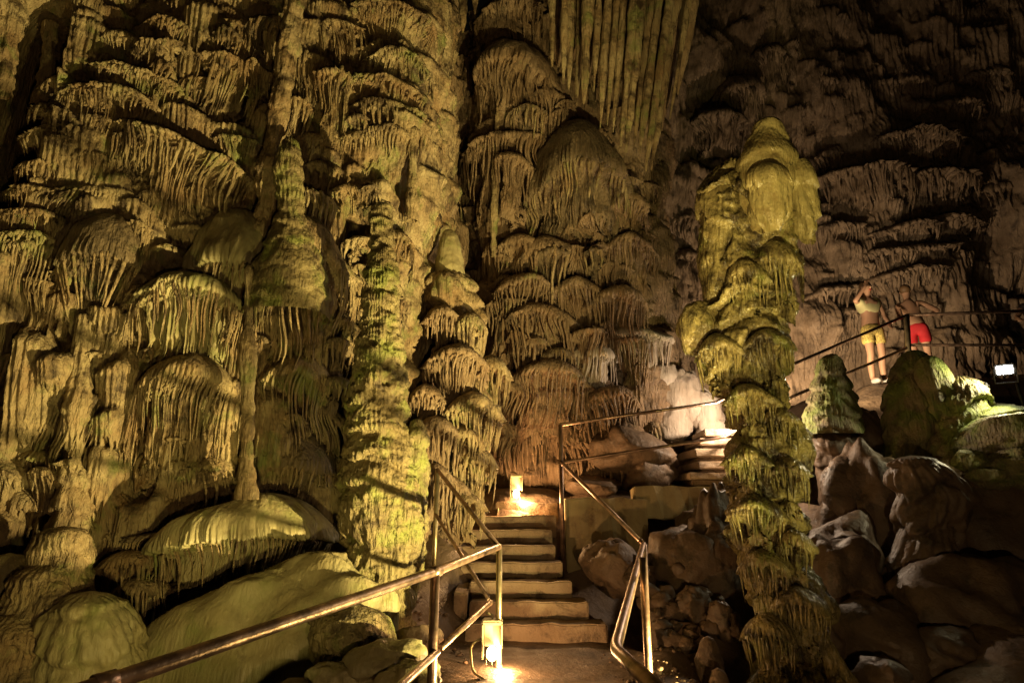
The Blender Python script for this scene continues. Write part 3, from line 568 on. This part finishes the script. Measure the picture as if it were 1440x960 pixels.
column('rock_pillar', [(640,1232,1330),(700,1268,1358),(740,1272,1350),(780,1262,1350),(820,1252,1356),(880,1248,1372),(960,1236,1400)], 7.0, M_DARK, 'dark lumpy rock pillar on the unlit right slope', 'pillar', ts=.45, tamp=.10, famp=.02, nf=24, lump=.10, seed=141, bot=.5)
for q, (x, y, w, h, Y, lab) in enumerate([(862,795,90,84,7.6,'big rounded brown rock under the concrete parapet'), (960,815,120,140,7.5,'tall dark rock face left of the wet column'), (925,860,60,46,6.9,'angular rubble block behind the right handrail'), (975,850,50,50,6.8,'rubble block left of the wet column foot'), (940,905,56,44,6.5,'brown rubble lump near the right handrail post'), (1015,870,46,56,6.6,'narrow rubble block touching the wet column'), (1240,905,150,120,6.4,'wide dark boulder right of the wet column foot'), (1190,790,110,150,7.6,'dark sloping rock behind the wet column'), (1420,800,200,300,7.6,'black rock mass filling the right edge'), (1240,950,80,50,5.8,'small brown lump at the bottom edge right of the column'), (1185,690,70,110,8.0,'dark rock under the brown cone stalagmite'), (1320,930,150,110,6.2,'dim boulder at bottom right'), (895,815,50,40,7.2,'rough stone wedged below the big rounded rock'), (990,745,90,70,8.2,'smooth brown rock below the upper steps'), (890,640,110,70,9.3,'smooth brown rock bank behind the upper railing'), (835,685,90,34,9.2,'red-brown rock lying behind the concrete parapet'), (912,664,84,48,9.25,'sloping brown rock below the upper steps and railing')]):
    boulder('boulder', x, y, w, h, Y, M_DARK if q not in (0, 14, 15, 16) else M_GROUND, lab, 'boulder', seed=150+q, lump=.35, fine=.05, depth=1.0)
for q, (x, y, w, h, Y, lab) in enumerate([(1232,770,150,230,8.0,'brown flowstone slope between the cone stalagmite and the dark pillar'), (1165,850,130,170,7.1,'dark flowstone hump directly right of the wet column shaft'), (1065,790,130,200,7.9,'dark rock mass rising behind the lower part of the wet column'), (1385,905,240,190,6.6,'broad dark flowstone bank in the bottom right corner'), (1010,815,110,210,7.5,'dark rock face just left of the wet column shaft'), (1145,930,120,90,6.5,'low dark hump beside the wet column foot'), (1215,640,70,120,8.7,'brown rock saddle between the two right stalagmites')]):
    boulder('flowstone_mass', x, y, w, h, Y, M_DARK, lab, 'rock mass', seed=260+q, lump=.38, fine=.06, depth=.8, res=64, facets=False)
rb = np.random.RandomState(3)
rub = [(900+rb.rand()*130, 800+rb.rand()*120, 14+rb.rand()*26) for q in range(26)]
for q, (x, y, w) in enumerate(rub):
    Y = 7.2-(y-800)/120*.9
    boulder('rubble_stone', x, y, w, w*(.6+.5*rb.rand()), Y, M_DARK, 'loose brown rubble stone in the heap between the right handrail and the wet column', 'stone', 'loose rubble stones between handrail and column', seed=200+q, lump=.45, res=20)
column('stalagmite', [(893,988,1002),(905,982,1010),(930,976,1016)], 6.0, M_GROUND, 'small blunt stub stalagmite at the foot of the wet column', 'stalagmite', ts=.3, tamp=.01, lump=.02, seed=171, bot=.4)
column('stalagmite', [(938,1004,1014),(948,1000,1020),(960,998,1026)], 5.6, M_GROUND, 'tiny stub stalagmite at the bottom edge beside the wet column', 'stalagmite', ts=.3, tamp=.01, lump=.02, seed=172, bot=.4)
for q, (x, y, w, h, lab) in enumerate([(934,532,40,44,'pale rounded flowstone boss topmost above the upper railing'), (962,556,58,80,'largest pale pink flowstone boss behind the upper railing'), (950,590,50,60,'pale smooth boss below the largest pink one'), (990,575,44,70,'pale pink boss touching the wet column outline'), (1000,600,44,50,'bright pale boss above the upper steps'), (915,560,44,60,'fluted pale boss at the left of the pink group')]):
    Yb = 9.9 if x < 1100 else 10.6
    boulder('flowstone_boss', x, y, w, h, Yb, M_PALE, lab, 'boss', seed=180+q, lump=.22, fine=.05, depth=.7)

# ================================================================== stairs and concrete
def rough_box(x0, x1, y0, y1, z0, z1, seed, jit=.008, cuts=10, bev=.014, skew=0.0):
    bm = bmesh.new(); bmesh.ops.create_cube(bm, size=1)
    for v in bm.verts:
        v.co = Vector((x0 if v.co.x < 0 else x1, y0 if v.co.y < 0 else y1, z0 if v.co.z < 0 else z1))
    bmesh.ops.bevel(bm, geom=list(bm.edges), offset=bev, segments=2, affect='EDGES')
    es = [e for e in bm.edges if abs(e.verts[0].co.x-e.verts[1].co.x) > .5*(x1-x0)]
    bmesh.ops.subdivide_edges(bm, edges=es, cuts=cuts)
    co = np.array([v.co[:] for v in bm.verts])
    j = np.stack([fbm(co[:, 0]*5, co[:, 1]*5, co[:, 2]*5+7*c, seed+c, 2) for c in range(3)], 1)*jit
    for v, q in zip(bm.verts, j): v.co += Vector(q); v.co.y += skew*(v.co.x-x0)
    return bm
stair = thing('staircase', 'lower flight of worn concrete steps rising between the two lamps', 'stairs', (0.2, 6.7, 0))
Ls = [-.46, -.44, -.46, -.60, -.64, -.64, -.38, -.22]; Rr = [.95, .80, .66, .58, .52, .50, .58, .62]
for i in range(8):
    o = bmk('step', rough_box(Ls[i], Rr[i], 6.7+.28*i, 6.7+.28*i+(.36 if i < 7 else 1.0), .17*i-.10 if i else -.05, .17*(i+1), 300+i, jit=.013, cuts=24, skew=.03), M_STEP); keep(o, stair)
o = bmk('side_slab', rough_box(-.60, -.46, 7.0, 7.6, -.1, .46, 311, jit=.03), M_STEP); keep(o, stair)
up = thing('staircase', 'short upper flight of stone steps behind the wet column', 'stairs', tuple(P(995, 690, 9.1)))
for i, (x0, yt, yb) in enumerate([(960,666,682),(974,650,668),(972,632,652),(980,618,634),(990,604,620)]):
    a = P(x0, yb, 9.1+.04*i); m = mpp(yb, 9.1); b = P(x0, yt, 9.1+.04*i)
    hh = b[2]-a[2]; y0 = 8.7+.12*i
    o = bmk('step', rough_box(a[0], a[0]+1.5, y0, 9.9, a[2]+.42*hh, b[2], 320+i, jit=.012), M_PSTEP); keep(o, up)
    o = bmk('riser', rough_box(a[0]+.06, a[0]+1.46, y0+.10, 9.8, a[2]-.01, a[2]+.42*hh, 340+i, jit=.008), M_STEP); keep(o, up)  # set back and darker, putting strips of shade under each slab
par = thing('concrete_parapet', 'ochre concrete retaining wall at the right of the lower steps', 'wall', (1.4, 8.5, .8))
a = P(795, 700, 8.35); b = P(830, 800, 8.35)
o = bmk('slab', rough_box(a[0]-.02, a[0]+1.05, 8.35, 8.62, b[2]-.1, a[2], 331, jit=.02), M_CONC); keep(o, par)
a2 = P(893, 684, 8.45); b2 = P(893, 730, 8.45)
o = bmk('coping', rough_box(a2[0], a2[0]+1.3, 8.45, 8.8, b2[2], a2[2], 332, jit=.025), M_CONC); keep(o, par)

# ================================================================== handrails
def tube(name, pts, r, mat, parent, n=14, cap=True):
    pts = [Vector(p) for p in pts]; rings = []
    for i, p in enumerate(pts):
        d = (pts[min(i+1, len(pts)-1)]-pts[max(i-1, 0)]).normalized()
        a = d.cross(Vector((0, 0, 1)) if abs(d.z) < .95 else Vector((1, 0, 0))).normalized(); b = d.cross(a).normalized()
        rings.append([p+(a*math.cos(t)+b*math.sin(t))*r for t in np.linspace(0, 2*math.pi, n, endpoint=False)])
    bm = bmesh.new(); vs = [[bm.verts.new(q) for q in ring] for ring in rings]
    for i in range(len(vs)-1):
        for j in range(n): bm.faces.new((vs[i][j], vs[i][(j+1) % n], vs[i+1][(j+1) % n], vs[i+1][j]))
    if cap: bm.faces.new(vs[0][::-1]); bm.faces.new(vs[-1])
    bmesh.ops.recalc_face_normals(bm, faces=bm.faces)
    o = bmk(name, bm, mat, None, True)
    for p in o.data.polygons: p.use_smooth = len(p.vertices) == 4
    if parent: keep(o, parent)
    return o
def smoothpath(pts, rad=.08, n=5):
    out = [Vector(pts[0])]
    for a, b, c in zip(pts, pts[1:], pts[2:]):
        a, b, c = Vector(a), Vector(b), Vector(c); u = (a-b).normalized()*rad; v = (c-b).normalized()*rad
        for t in np.linspace(0, 1, n): out.append((b+u)*(1-t)**2+b*2*t*(1-t)+(b+v)*t*t)
    out.append(Vector(pts[-1])); return out
V3 = lambda a: tuple(float(q) for q in a)
A0 = V3(P(162, 956, 1.95)); A1 = V3(P(612, 803, 3.8)); A2 = V3(P(702, 768, 5.65))
def flange(p, parent, r=.055):
    tube('base_plate', [(p[0], p[1], p[2]), (p[0], p[1], p[2]+.012)], r, M_STEEL, parent, 18)
    tube('collar', [(p[0], p[1], p[2]+.012), (p[0], p[1], p[2]+.04)], .033, M_STEEL, parent, 18)
def collar(a, b, parent, r=.029):
    a = np.array(a); b = np.array(b); d = (b-a)/np.linalg.norm(b-a)
    tube('collar', [V3(a+d*.03), V3(a+d*.075)], r, M_STEEL, parent, 16)
near = thing('handrail', 'thick brown steel handrail crossing the bottom left foreground', 'handrail', (A1[0], A1[1], 0))
tube('top_rail', [(A0[0]-.10, A0[1]-.22, A0[2]-.02), A0, A1, A2], .026, M_STEEL, near, 18)
tube('post', [(A1[0], A1[1], -.05), (A1[0], A1[1], A1[2]-.01)], .027, M_STEEL, near, 18)
tube('post', [(A2[0], A2[1], -.05), (A2[0], A2[1], A2[2])], .026, M_STEELO, near, 18)
B2 = V3(P(690, 846, 5.6)); B1 = V3(P(618, 912, 3.85)); B0 = V3(P(565, 962, 3.0))
tube('lower_rail', [B2, B1], .020, M_STEEL, near); tube('lower_rail', [V3(np.array(B1)+[-.01, -.03, -.01]), B0, V3(np.array(B0)+(np.array(B0)-np.array(B1))*.8)], .020, M_STEEL, near)
tube('clamp', [(A1[0]-.02, A1[1]-.04, A1[2]-.002), (A1[0]+.02, A1[1]+.04, A1[2]+.002)], .031, M_STEEL, near)
tube('end_collar', [V3(A0), (A0[0]-.03, A0[1]-.05, A0[2]-.004)], .031, M_STEEL, near)
flange((A1[0], A1[1], .0), near); flange((A2[0], A2[1], .0), near); collar(A2, A1, near); collar(B2, B1, near, .024)
C1 = V3(P(615, 660, 7.2)); stl = thing('handrail', 'left stair railing with two sloping bars meeting the near handrail', 'handrail', (C1[0], C1[1], .4))
tube('post', [(C1[0], C1[1], .2), C1], .027, M_STEELO, stl)
tube('top_rail', [C1, (A2[0], A2[1]+.03, A2[2]-.01)], .022, M_STEEL, stl)
tube('lower_rail', [V3(P(612, 722, 7.2)), V3(P(688, 843, 5.68))], .018, M_STEEL, stl)
D1 = V3(P(788, 597, 8.05)); D2 = V3(P(905, 765, 6.3))
ri = thing('handrail', 'right stair railing with a tall post and a bar sloping down to the landing', 'handrail', (D1[0], D1[1], .7))
tube('post', [(D1[0], D1[1], .55), D1], .027, M_STEEL, ri)
tube('sloping_rail', [V3(P(790, 650, 8.03)), D2], .022, M_STEEL, ri)
collar(V3(P(790, 650, 8.03)), D2, ri, .026); collar(D2, V3(P(790, 650, 8.03)), ri, .026)
E1 = V3(P(865, 912, 2.85)); E2 = V3(P(990, 1030, 1.6))
rn = thing('handrail', 'right foreground handrail running from the corner post towards the viewer', 'handrail', (D2[0], D2[1], 0))
tube('top_rail', smoothpath([D2, E1, E2], .10), .026, M_STEEL, rn, 18)
tube('post', [(D2[0]+.01, D2[1]+.03, -.2), (D2[0]+.01, D2[1]+.03, D2[2])], .027, M_STEEL, rn)
tube('lower_rail', [V3(P(906, 815, 6.25)), V3(P(909, 850, 4.5))], .02, M_STEEL, rn)
tube('post', [V3(P(904, 783, 4.5)), V3(np.array(P(904, 783, 4.5))*[1, 1, 0]+[0, 0, -.1])], .027, M_STEEL, rn)
ur = thing('handrail', 'upper railing of two bars climbing behind the wet column to the visitors', 'handrail', V3(P(1275, 545, 9.4)))
G1 = V3(P(1275, 443, 9.4)); mid_ = V3(P(1006, 566, 8.8)); mid2 = V3(P(1115, 512, 9.05))
tube('top_rail', [D1, mid_, mid2, G1], .022, M_STEEL, ur); tube('lower_rail', [V3(P(790, 650, 8.07)), V3(P(1020, 614, 8.8)), V3(P(1115, 557, 9.05)), V3(P(1278, 488, 9.4))], .022, M_STEEL, ur)
tube('top_rail', [G1, V3(P(1500, 435, 9.7))], .026, M_STEEL, ur); tube('lower_rail', [V3(P(1278, 485, 9.4)), V3(P(1500, 485, 9.7))], .022, M_STEEL, ur)
tube('post', [V3(P(1281, 560, 9.4)), G1], .04, M_STEELO, ur)

# ================================================================== lamps and added fills
def bulkhead(name, x, y, Y, label, power, s=1.0, group='warm step lamps'):
    c = P(x, y, Y); t = thing(name, label, 'lamp', V3(c))
    def part(nm, x0, x1, y0, y1, z0, z1, mat, bev=.012):
        bm = rough_box(x0*s, x1*s, y0*s, y1*s, z0*s, z1*s, 3, jit=0.001, cuts=2, bev=bev*s); return bmk(nm, bm, mat, t)
    part('housing', -.075, .075, .0, .10, .03, .22, M_LAMPBODY)
    part('hood', -.085, .085, -.07, .11, .20, .235, M_LAMPBODY)
    part('side_plate', -.085, -.07, -.05, .10, -.06, .2, M_LAMPBODY, .004); part('side_plate', .07, .085, -.05, .10, .02, .2, M_LAMPBODY, .004)
    bm = bmesh.new(); bmesh.ops.create_uvsphere(bm, u_segments=16, v_segments=12, radius=.045*s)
    for v in bm.verts: v.co.z *= 1.25
    b = bmk('bulb', bm, M_BULB, t, True); b.location = (0, -.02*s, -.02*s)
    for a in (-.045, 0, .045):
        tube('cage_bar', [(a*s, -.075*s, .0), (a*s, -.08*s, -.08*s), (a*s, -.02*s, -.10*s)], .004*s, M_LAMPBODY, None, 6).parent = t
    tube('conduit', [(0, .06*s, .22*s), (0, .06*s, .26*s), (-.06*s, .07*s, .28*s)], .012*s, M_CABLE, None, 8).parent = t
    l = point(name+'_light', V3(c+np.array([.10*s, -.08*s, -.12*s])), power, WARM, .04)
    return t
def flood(name, loc, target, label, s=1.0, mat=None):
    t = thing(name, label, 'floodlight', loc)
    q = (Vector(target)-Vector(loc)).to_track_quat('-Y', 'Z')
    hold = []
    for nm, (x0, x1, y0, y1, z0, z1), mt in [('housing', (-.13, .13, .03, .12, -.09, .09), M_BLACK), ('lens', (-.10, .10, .015, .028, -.06, .06), mat or M_FLOODLENS), ('bracket', (-.15, -.135, .02, .08, -.2, .03), M_BLACK), ('bracket', (.135, .15, .02, .08, -.2, .03), M_BLACK), ('foot', (-.15, .15, .02, .08, -.215, -.2), M_BLACK)]:
        o = bmk(nm, rough_box(x0*s, x1*s, y0*s, y1*s, z0*s, z1*s, 5, jit=0, cuts=1, bev=.004*s), mt, t)
        o.rotation_euler = q.to_euler()
    return t
lampA = bulkhead('step_lamp', 692, 914, 5.62, 'lower cream step lamp glowing beside the corner post at floor level', 85)
lampB = bulkhead('step_lamp', 726, 692, 8.75, 'upper cream step lamp glowing on the landing at the top of the steps', 110, 1.0)
flood('floodlight', FLOOD_PATH, (1.6, 7.8, 6.6), 'yellow floodlight on the path floor aimed past the right stair railing', mat=M_YLENS)
lamp_fill = bulkhead('step_lamp', 800, 1500, 1.0, 'added unseen cream step lamp behind the camera for brightening the steps', 0)  # unseen lamp body added to go with the fill below
lamp_fill.location = (.75, -.6, .25)
point('path_fill_light', (.75, -.5, .2), 170, (1.0, .66, .3), .06)  # added front fill that brightens the steps and rails
def cable(pts, label, r=.010):
    o = tube('cable', smoothpath(pts, .07), r, M_CABLE, None, 8); tag(o, label, 'cable')
cable([V3(P(680, 896, 5.64)), V3(P(661, 905, 5.6)), V3(P(664, 945, 5.4)), V3(P(690, 960, 5.3)), V3(P(720, 962, 5.2))], 'cream cable looping from the lower lamp to the floor')
cable([V3(P(718, 702, 8.95)), V3(P(702, 708, 8.7)), V3(P(699, 726, 8.6))], 'cream cable hanging from the upper lamp over the top step', .008)
FR = V3(P(1413, 520, 7.7))
tR = (FR[0]-1.6, FR[1]-.35, FR[2]-.75)
fl = flood('floodlight', FR, (FR[0]-1.0, FR[1]-1.5, FR[2]-.5), 'white floodlight on two short legs at the right edge', .8)
for dx in (-.2, .2): 
    o = tube('leg', [(FR[0]+dx, FR[1]+.1, FR[2]-.15), (FR[0]+dx*1.2, FR[1]+.1, FR[2]-.65)], .02, M_BLACK, fl)
spot('right_flood_light', (FR[0]-.12, FR[1]-.10, FR[2]-.03), tR, 95, (1.0, .86, .48), 140, .5, .06)
flood('floodlight', FLOOD_WALL, (-4.0, 6.4, 5.6), 'yellow floodlight on the floor aimed at the left wall', mat=M_YLENS)
flood('floodlight', FILL_LEFT, (-4.1, 6.2, 3.4), 'added yellow fill floodlight left of the near handrail brightening the left wall and mounds', mat=M_YLENS)
flood('floodlight', FLOOD_COLUMN, (2.35, 6.0, 2.9), 'yellow floodlight on the gully floor aimed at the wet column', mat=M_YLENS)
point('upper_step_light', V3(P(1045, 590, 8.7)), 130, (1.0, .74, .5), .05)
spot('far_wall_light', V3(P(1160, 545, 11.4)), (7.0, 14.4, 6.8), 560, (1.0, .68, .38), 150, .6, .08)
spot('visitor_light', V3(P(1172, 560, 8.95)), (7.0, 10.2, 4.5), 300, (1.0, .74, .42), 84, .7, .06)

# ================================================================== visitors
M_SKIN = plain('skin', (0.52, 0.30, 0.19), 0.55); M_HAIR = plain('brown_hair', (0.16, 0.09, 0.04), 0.6); M_RED = plain('red_cloth', (0.55, 0.02, 0.03), 0.8, var=.15)
M_CREAM = plain('pale_yellow_cloth', (0.62, 0.58, 0.30), 0.8, var=.12); M_YELS = plain('yellow_print_cloth', (0.55, 0.42, 0.12), 0.8, var=.5, scale=40); M_DKC = plain('dark_cloth', (0.05, 0.04, 0.04), 0.8); M_EYE = plain('eye', (0.03, 0.02, 0.02), .2); M_SHOE = plain('shoe', (0.5, 0.48, 0.45), .7)
def skin(name, verts, edges, radii, mat, parent, root=0, sub=2):
    me = bpy.data.meshes.new(name); me.from_pydata([Vector(v) for v in verts], edges, []); me.materials.append(mat)
    o = bpy.data.objects.new(name, me); COL.objects.link(o); o.parent = parent
    md = o.modifiers.new('skin', 'SKIN'); md.use_smooth_shade = True
    for i, r in enumerate(radii):
        r = (r, r) if not isinstance(r, tuple) else r
        me.skin_vertices[0].data[i].radius = r; me.skin_vertices[0].data[i].use_root = (i == root)
    s = o.modifiers.new('sub', 'SUBSURF'); s.levels = sub; s.render_levels = sub
    return o
def person(loc, rz, label, armL, armR, top, bottom, bare=False, lean=(0, 0), hair=M_HAIR, h=1.68, long_hair=False):
    t = thing('person', label, 'person', loc); t.rotation_euler = (0, 0, rz); s = h/1.70
    t.scale = (s, s, s); lx, ly = lean
    # joints; the figure faces -y
    J = {'pel': (0, 0, .95), 'bel': (lx*.3, ly*.3, 1.10), 'che': (lx*.8, ly*.8, 1.30), 'nk': (lx, ly, 1.46), 'hd0': (lx*1.05, ly*1.05-.01, 1.53), 'hd1': (lx*1.1, ly*1.1-.02, 1.62), 'hd2': (lx*1.1, ly*1.1-.005, 1.69)}
    R = {'pel': (.15, .11), 'bel': (.125, .095), 'che': (.15, .105), 'nk': .05, 'hd0': (.058, .065), 'hd1': (.078, .092), 'hd2': (.055, .065)}
    E = [('pel', 'bel'), ('bel', 'che'), ('che', 'nk'), ('nk', 'hd0'), ('hd0', 'hd1'), ('hd1', 'hd2')]
    for sd, sg, arm in (('l', -1, armL), ('r', 1, armR)):
        J['sh'+sd] = (lx*.9+sg*.17, ly*.9, 1.38); J['el'+sd] = arm[0]; J['wr'+sd] = arm[1]; J['ha'+sd] = arm[2]
        R['sh'+sd] = .055; R['el'+sd] = .040; R['wr'+sd] = .028; R['ha'+sd] = (.035, .02)
        E += [('che', 'sh'+sd), ('sh'+sd, 'el'+sd), ('el'+sd, 'wr'+sd), ('wr'+sd, 'ha'+sd)]
        wv = Vector(arm[2])-Vector(arm[1]); wv = wv.normalized() if wv.length else Vector((0, 0, -1)); pv = Vector((1, 0, 0)) if abs(wv.x) < .7 else Vector((0, 0, 1))
        for fi, (off, ln) in enumerate([(-.026, .065), (-.009, .078), (.009, .074), (.025, .06), (-.045, .03)]):
            k = f'f{fi}{sd}'; J[k] = tuple(Vector(arm[2])+pv*off+wv*ln+Vector((0, -.015, 0))); R[k] = .009; E.append(('ha'+sd, k))
        J['hip'+sd] = (sg*.09, 0, .86); J['kn'+sd] = (sg*.10, -.02, .49); J['an'+sd] = (sg*.10, .02, .08); J['to'+sd] = (sg*.115, -.14, .035)
        R['hip'+sd] = .095; R['kn'+sd] = .056; R['an'+sd] = .040; R['to'+sd] = (.042, .03)
        J['ca'+sd] = (sg*.10, .02, .34); R['ca'+sd] = .057
        E += [('pel', 'hip'+sd), ('hip'+sd, 'kn'+sd), ('kn'+sd, 'ca'+sd), ('ca'+sd, 'an'+sd), ('an'+sd, 'to'+sd)]
    ks = list(J); ix = {k: i for i, k in enumerate(ks)}
    skin('body', [J[k] for k in ks], [(ix[a], ix[b]) for a, b in E], [R[k] for k in ks], M_SKIN, t)
    hx, hy = J['hd1'][0], J['hd1'][1]
    def blob(nm, c, r, mat, par=t):
        bm = bmesh.new(); bmesh.ops.create_uvsphere(bm, u_segments=16, v_segments=10, radius=1)
        for v in bm.verts: v.co = Vector((c[0]+v.co.x*r[0], c[1]+v.co.y*r[1], c[2]+v.co.z*r[2]))
        return bmk(nm, bm, mat, par, True)
    blob('hair', (hx, hy+.03, 1.655), (.088, .095, .085), hair)
    if long_hair: blob('hair', (hx, hy+.075, 1.53), (.075, .045, .15), hair)
    for sg in (-1, 1): blob('eye', (hx+sg*.032, hy-.082, 1.625), (.012, .008, .008), M_EYE); blob('ear', (hx+sg*.078, hy, 1.61), (.012, .02, .03), M_SKIN)
    blob('nose', (hx, hy-.095, 1.595), (.013, .018, .022), M_SKIN); blob('mouth', (hx, hy-.084, 1.557), (.025, .008, .007), M_RED)
    if top: 
        vs = [J['bel'] if bare else J['pel'], J['che'], (J['nk'][0], J['nk'][1], 1.42), J['shl'], J['shr'], tuple(np.array(J['shl'])*.6+np.array(J['ell'])*.4), tuple(np.array(J['shr'])*.6+np.array(J['elr'])*.4)]
        skin('shirt', vs, [(0, 1), (1, 2), (1, 3), (1, 4), (3, 5), (4, 6)], [.135 if bare else .15, .163, .07, .07, .07, .058, .058], top, t)
    skin('shorts', [(0, 0, 1.03), (0, 0, .93), (-.09, 0, .84), (.09, 0, .84), (-.105, -.005, .63), (.105, -.005, .63)], [(0, 1), (1, 2), (1, 3), (2, 4), (3, 5)], [(.145, .11), (.165, .125), .108, .108, .098, .098], bottom, t)
    for sg in (-1, 1):
        skin('shoe', [(sg*.10, .05, .045), (sg*.105, -.04, .045), (sg*.115, -.16, .035)], [(0, 1), (1, 2)], [(.05, .045), (.05, .048), (.045, .036)], M_SHOE, t, sub=1)
    return t
fa = P(1238, 540, 9.9); fb = P(1302, 536, 9.9)
person((fa[0], 9.9, fa[2]), .12, 'woman in pale yellow top and patterned yellow shorts raising one hand to her head', ((-.30, -.10, 1.34), (-.13, -.16, 1.58), (-.08, -.14, 1.66)), ((.24, -.02, 1.14), (.22, -.14, .98), (.19, -.18, .92)), M_CREAM, M_YELS, bare=True, h=1.72, long_hair=True)
person((fb[0], 9.9, fb[2]), 2.6, 'shirtless person in red shorts leaning to one side with both arms forward', ((-.36, -.20, 1.22), (-.30, -.46, 1.26), (-.28, -.54, 1.27)), ((.20, -.30, 1.20), (.05, -.46, 1.24), (.0, -.52, 1.25)), None, M_RED, lean=(.06, -.12), h=1.66)
fd = P(1482, 545, 10.1)
person((fd[0], 10.1, fd[2]), -.6, 'person cut by the right edge of the frame holding the railing', ((-.28, -.12, 1.18), (-.26, -.36, 1.08), (-.26, -.42, 1.06)), ((.25, -.05, 1.14), (.22, -.2, 1.0), (.2, -.26, .95)), M_DKC, M_DKC, h=1.75)

# loose gravel along the path edges and left ground
rg = np.random.RandomState(12); VS = []; FS = []; b0 = 0
th = np.linspace(0, 2*np.pi, 7, endpoint=False); ph = np.linspace(.25, np.pi-.25, 4)
for q in range(900):
    X = rg.choice([rg.normal(-.75, .35), rg.normal(1.15, .18), rg.uniform(-1.4, -.6), rg.uniform(1.3, 3.2)], p=[.4, .2, .2, .2]); Y = rg.uniform(3.4, 6.9); sz = .006+.02*rg.rand()**3
    zg = float(ground_h(X, Y))+(0 if -.5 < X < 1.0 else .16*float(fbm(X*1.3, Y*1.3, 0, 5, 4)))
    T, H_ = np.meshgrid(th, ph); d = 1+.35*(rg.rand(*T.shape)-.5)
    V = np.stack([X+sz*1.3*np.sin(H_)*np.cos(T)*d, Y+sz*np.sin(H_)*np.sin(T)*d, zg+sz*.5+sz*.8*np.cos(H_)*d], -1).reshape(-1, 3)
    VS.append(V); FS.append(gridfaces(4, 7, True)[:, ::-1]+b0); b0 += len(V)
gr = mk('gravel', np.concatenate(VS), np.concatenate(FS), M_GROUND); gr['kind'] = 'stuff'; tag(gr, 'loose brown gravel and chips scattered along the path edges', 'gravel')
#print('TRIS', sum(len(o.data.polygons)*2 for o in scene.objects if o.type=='MESH'))
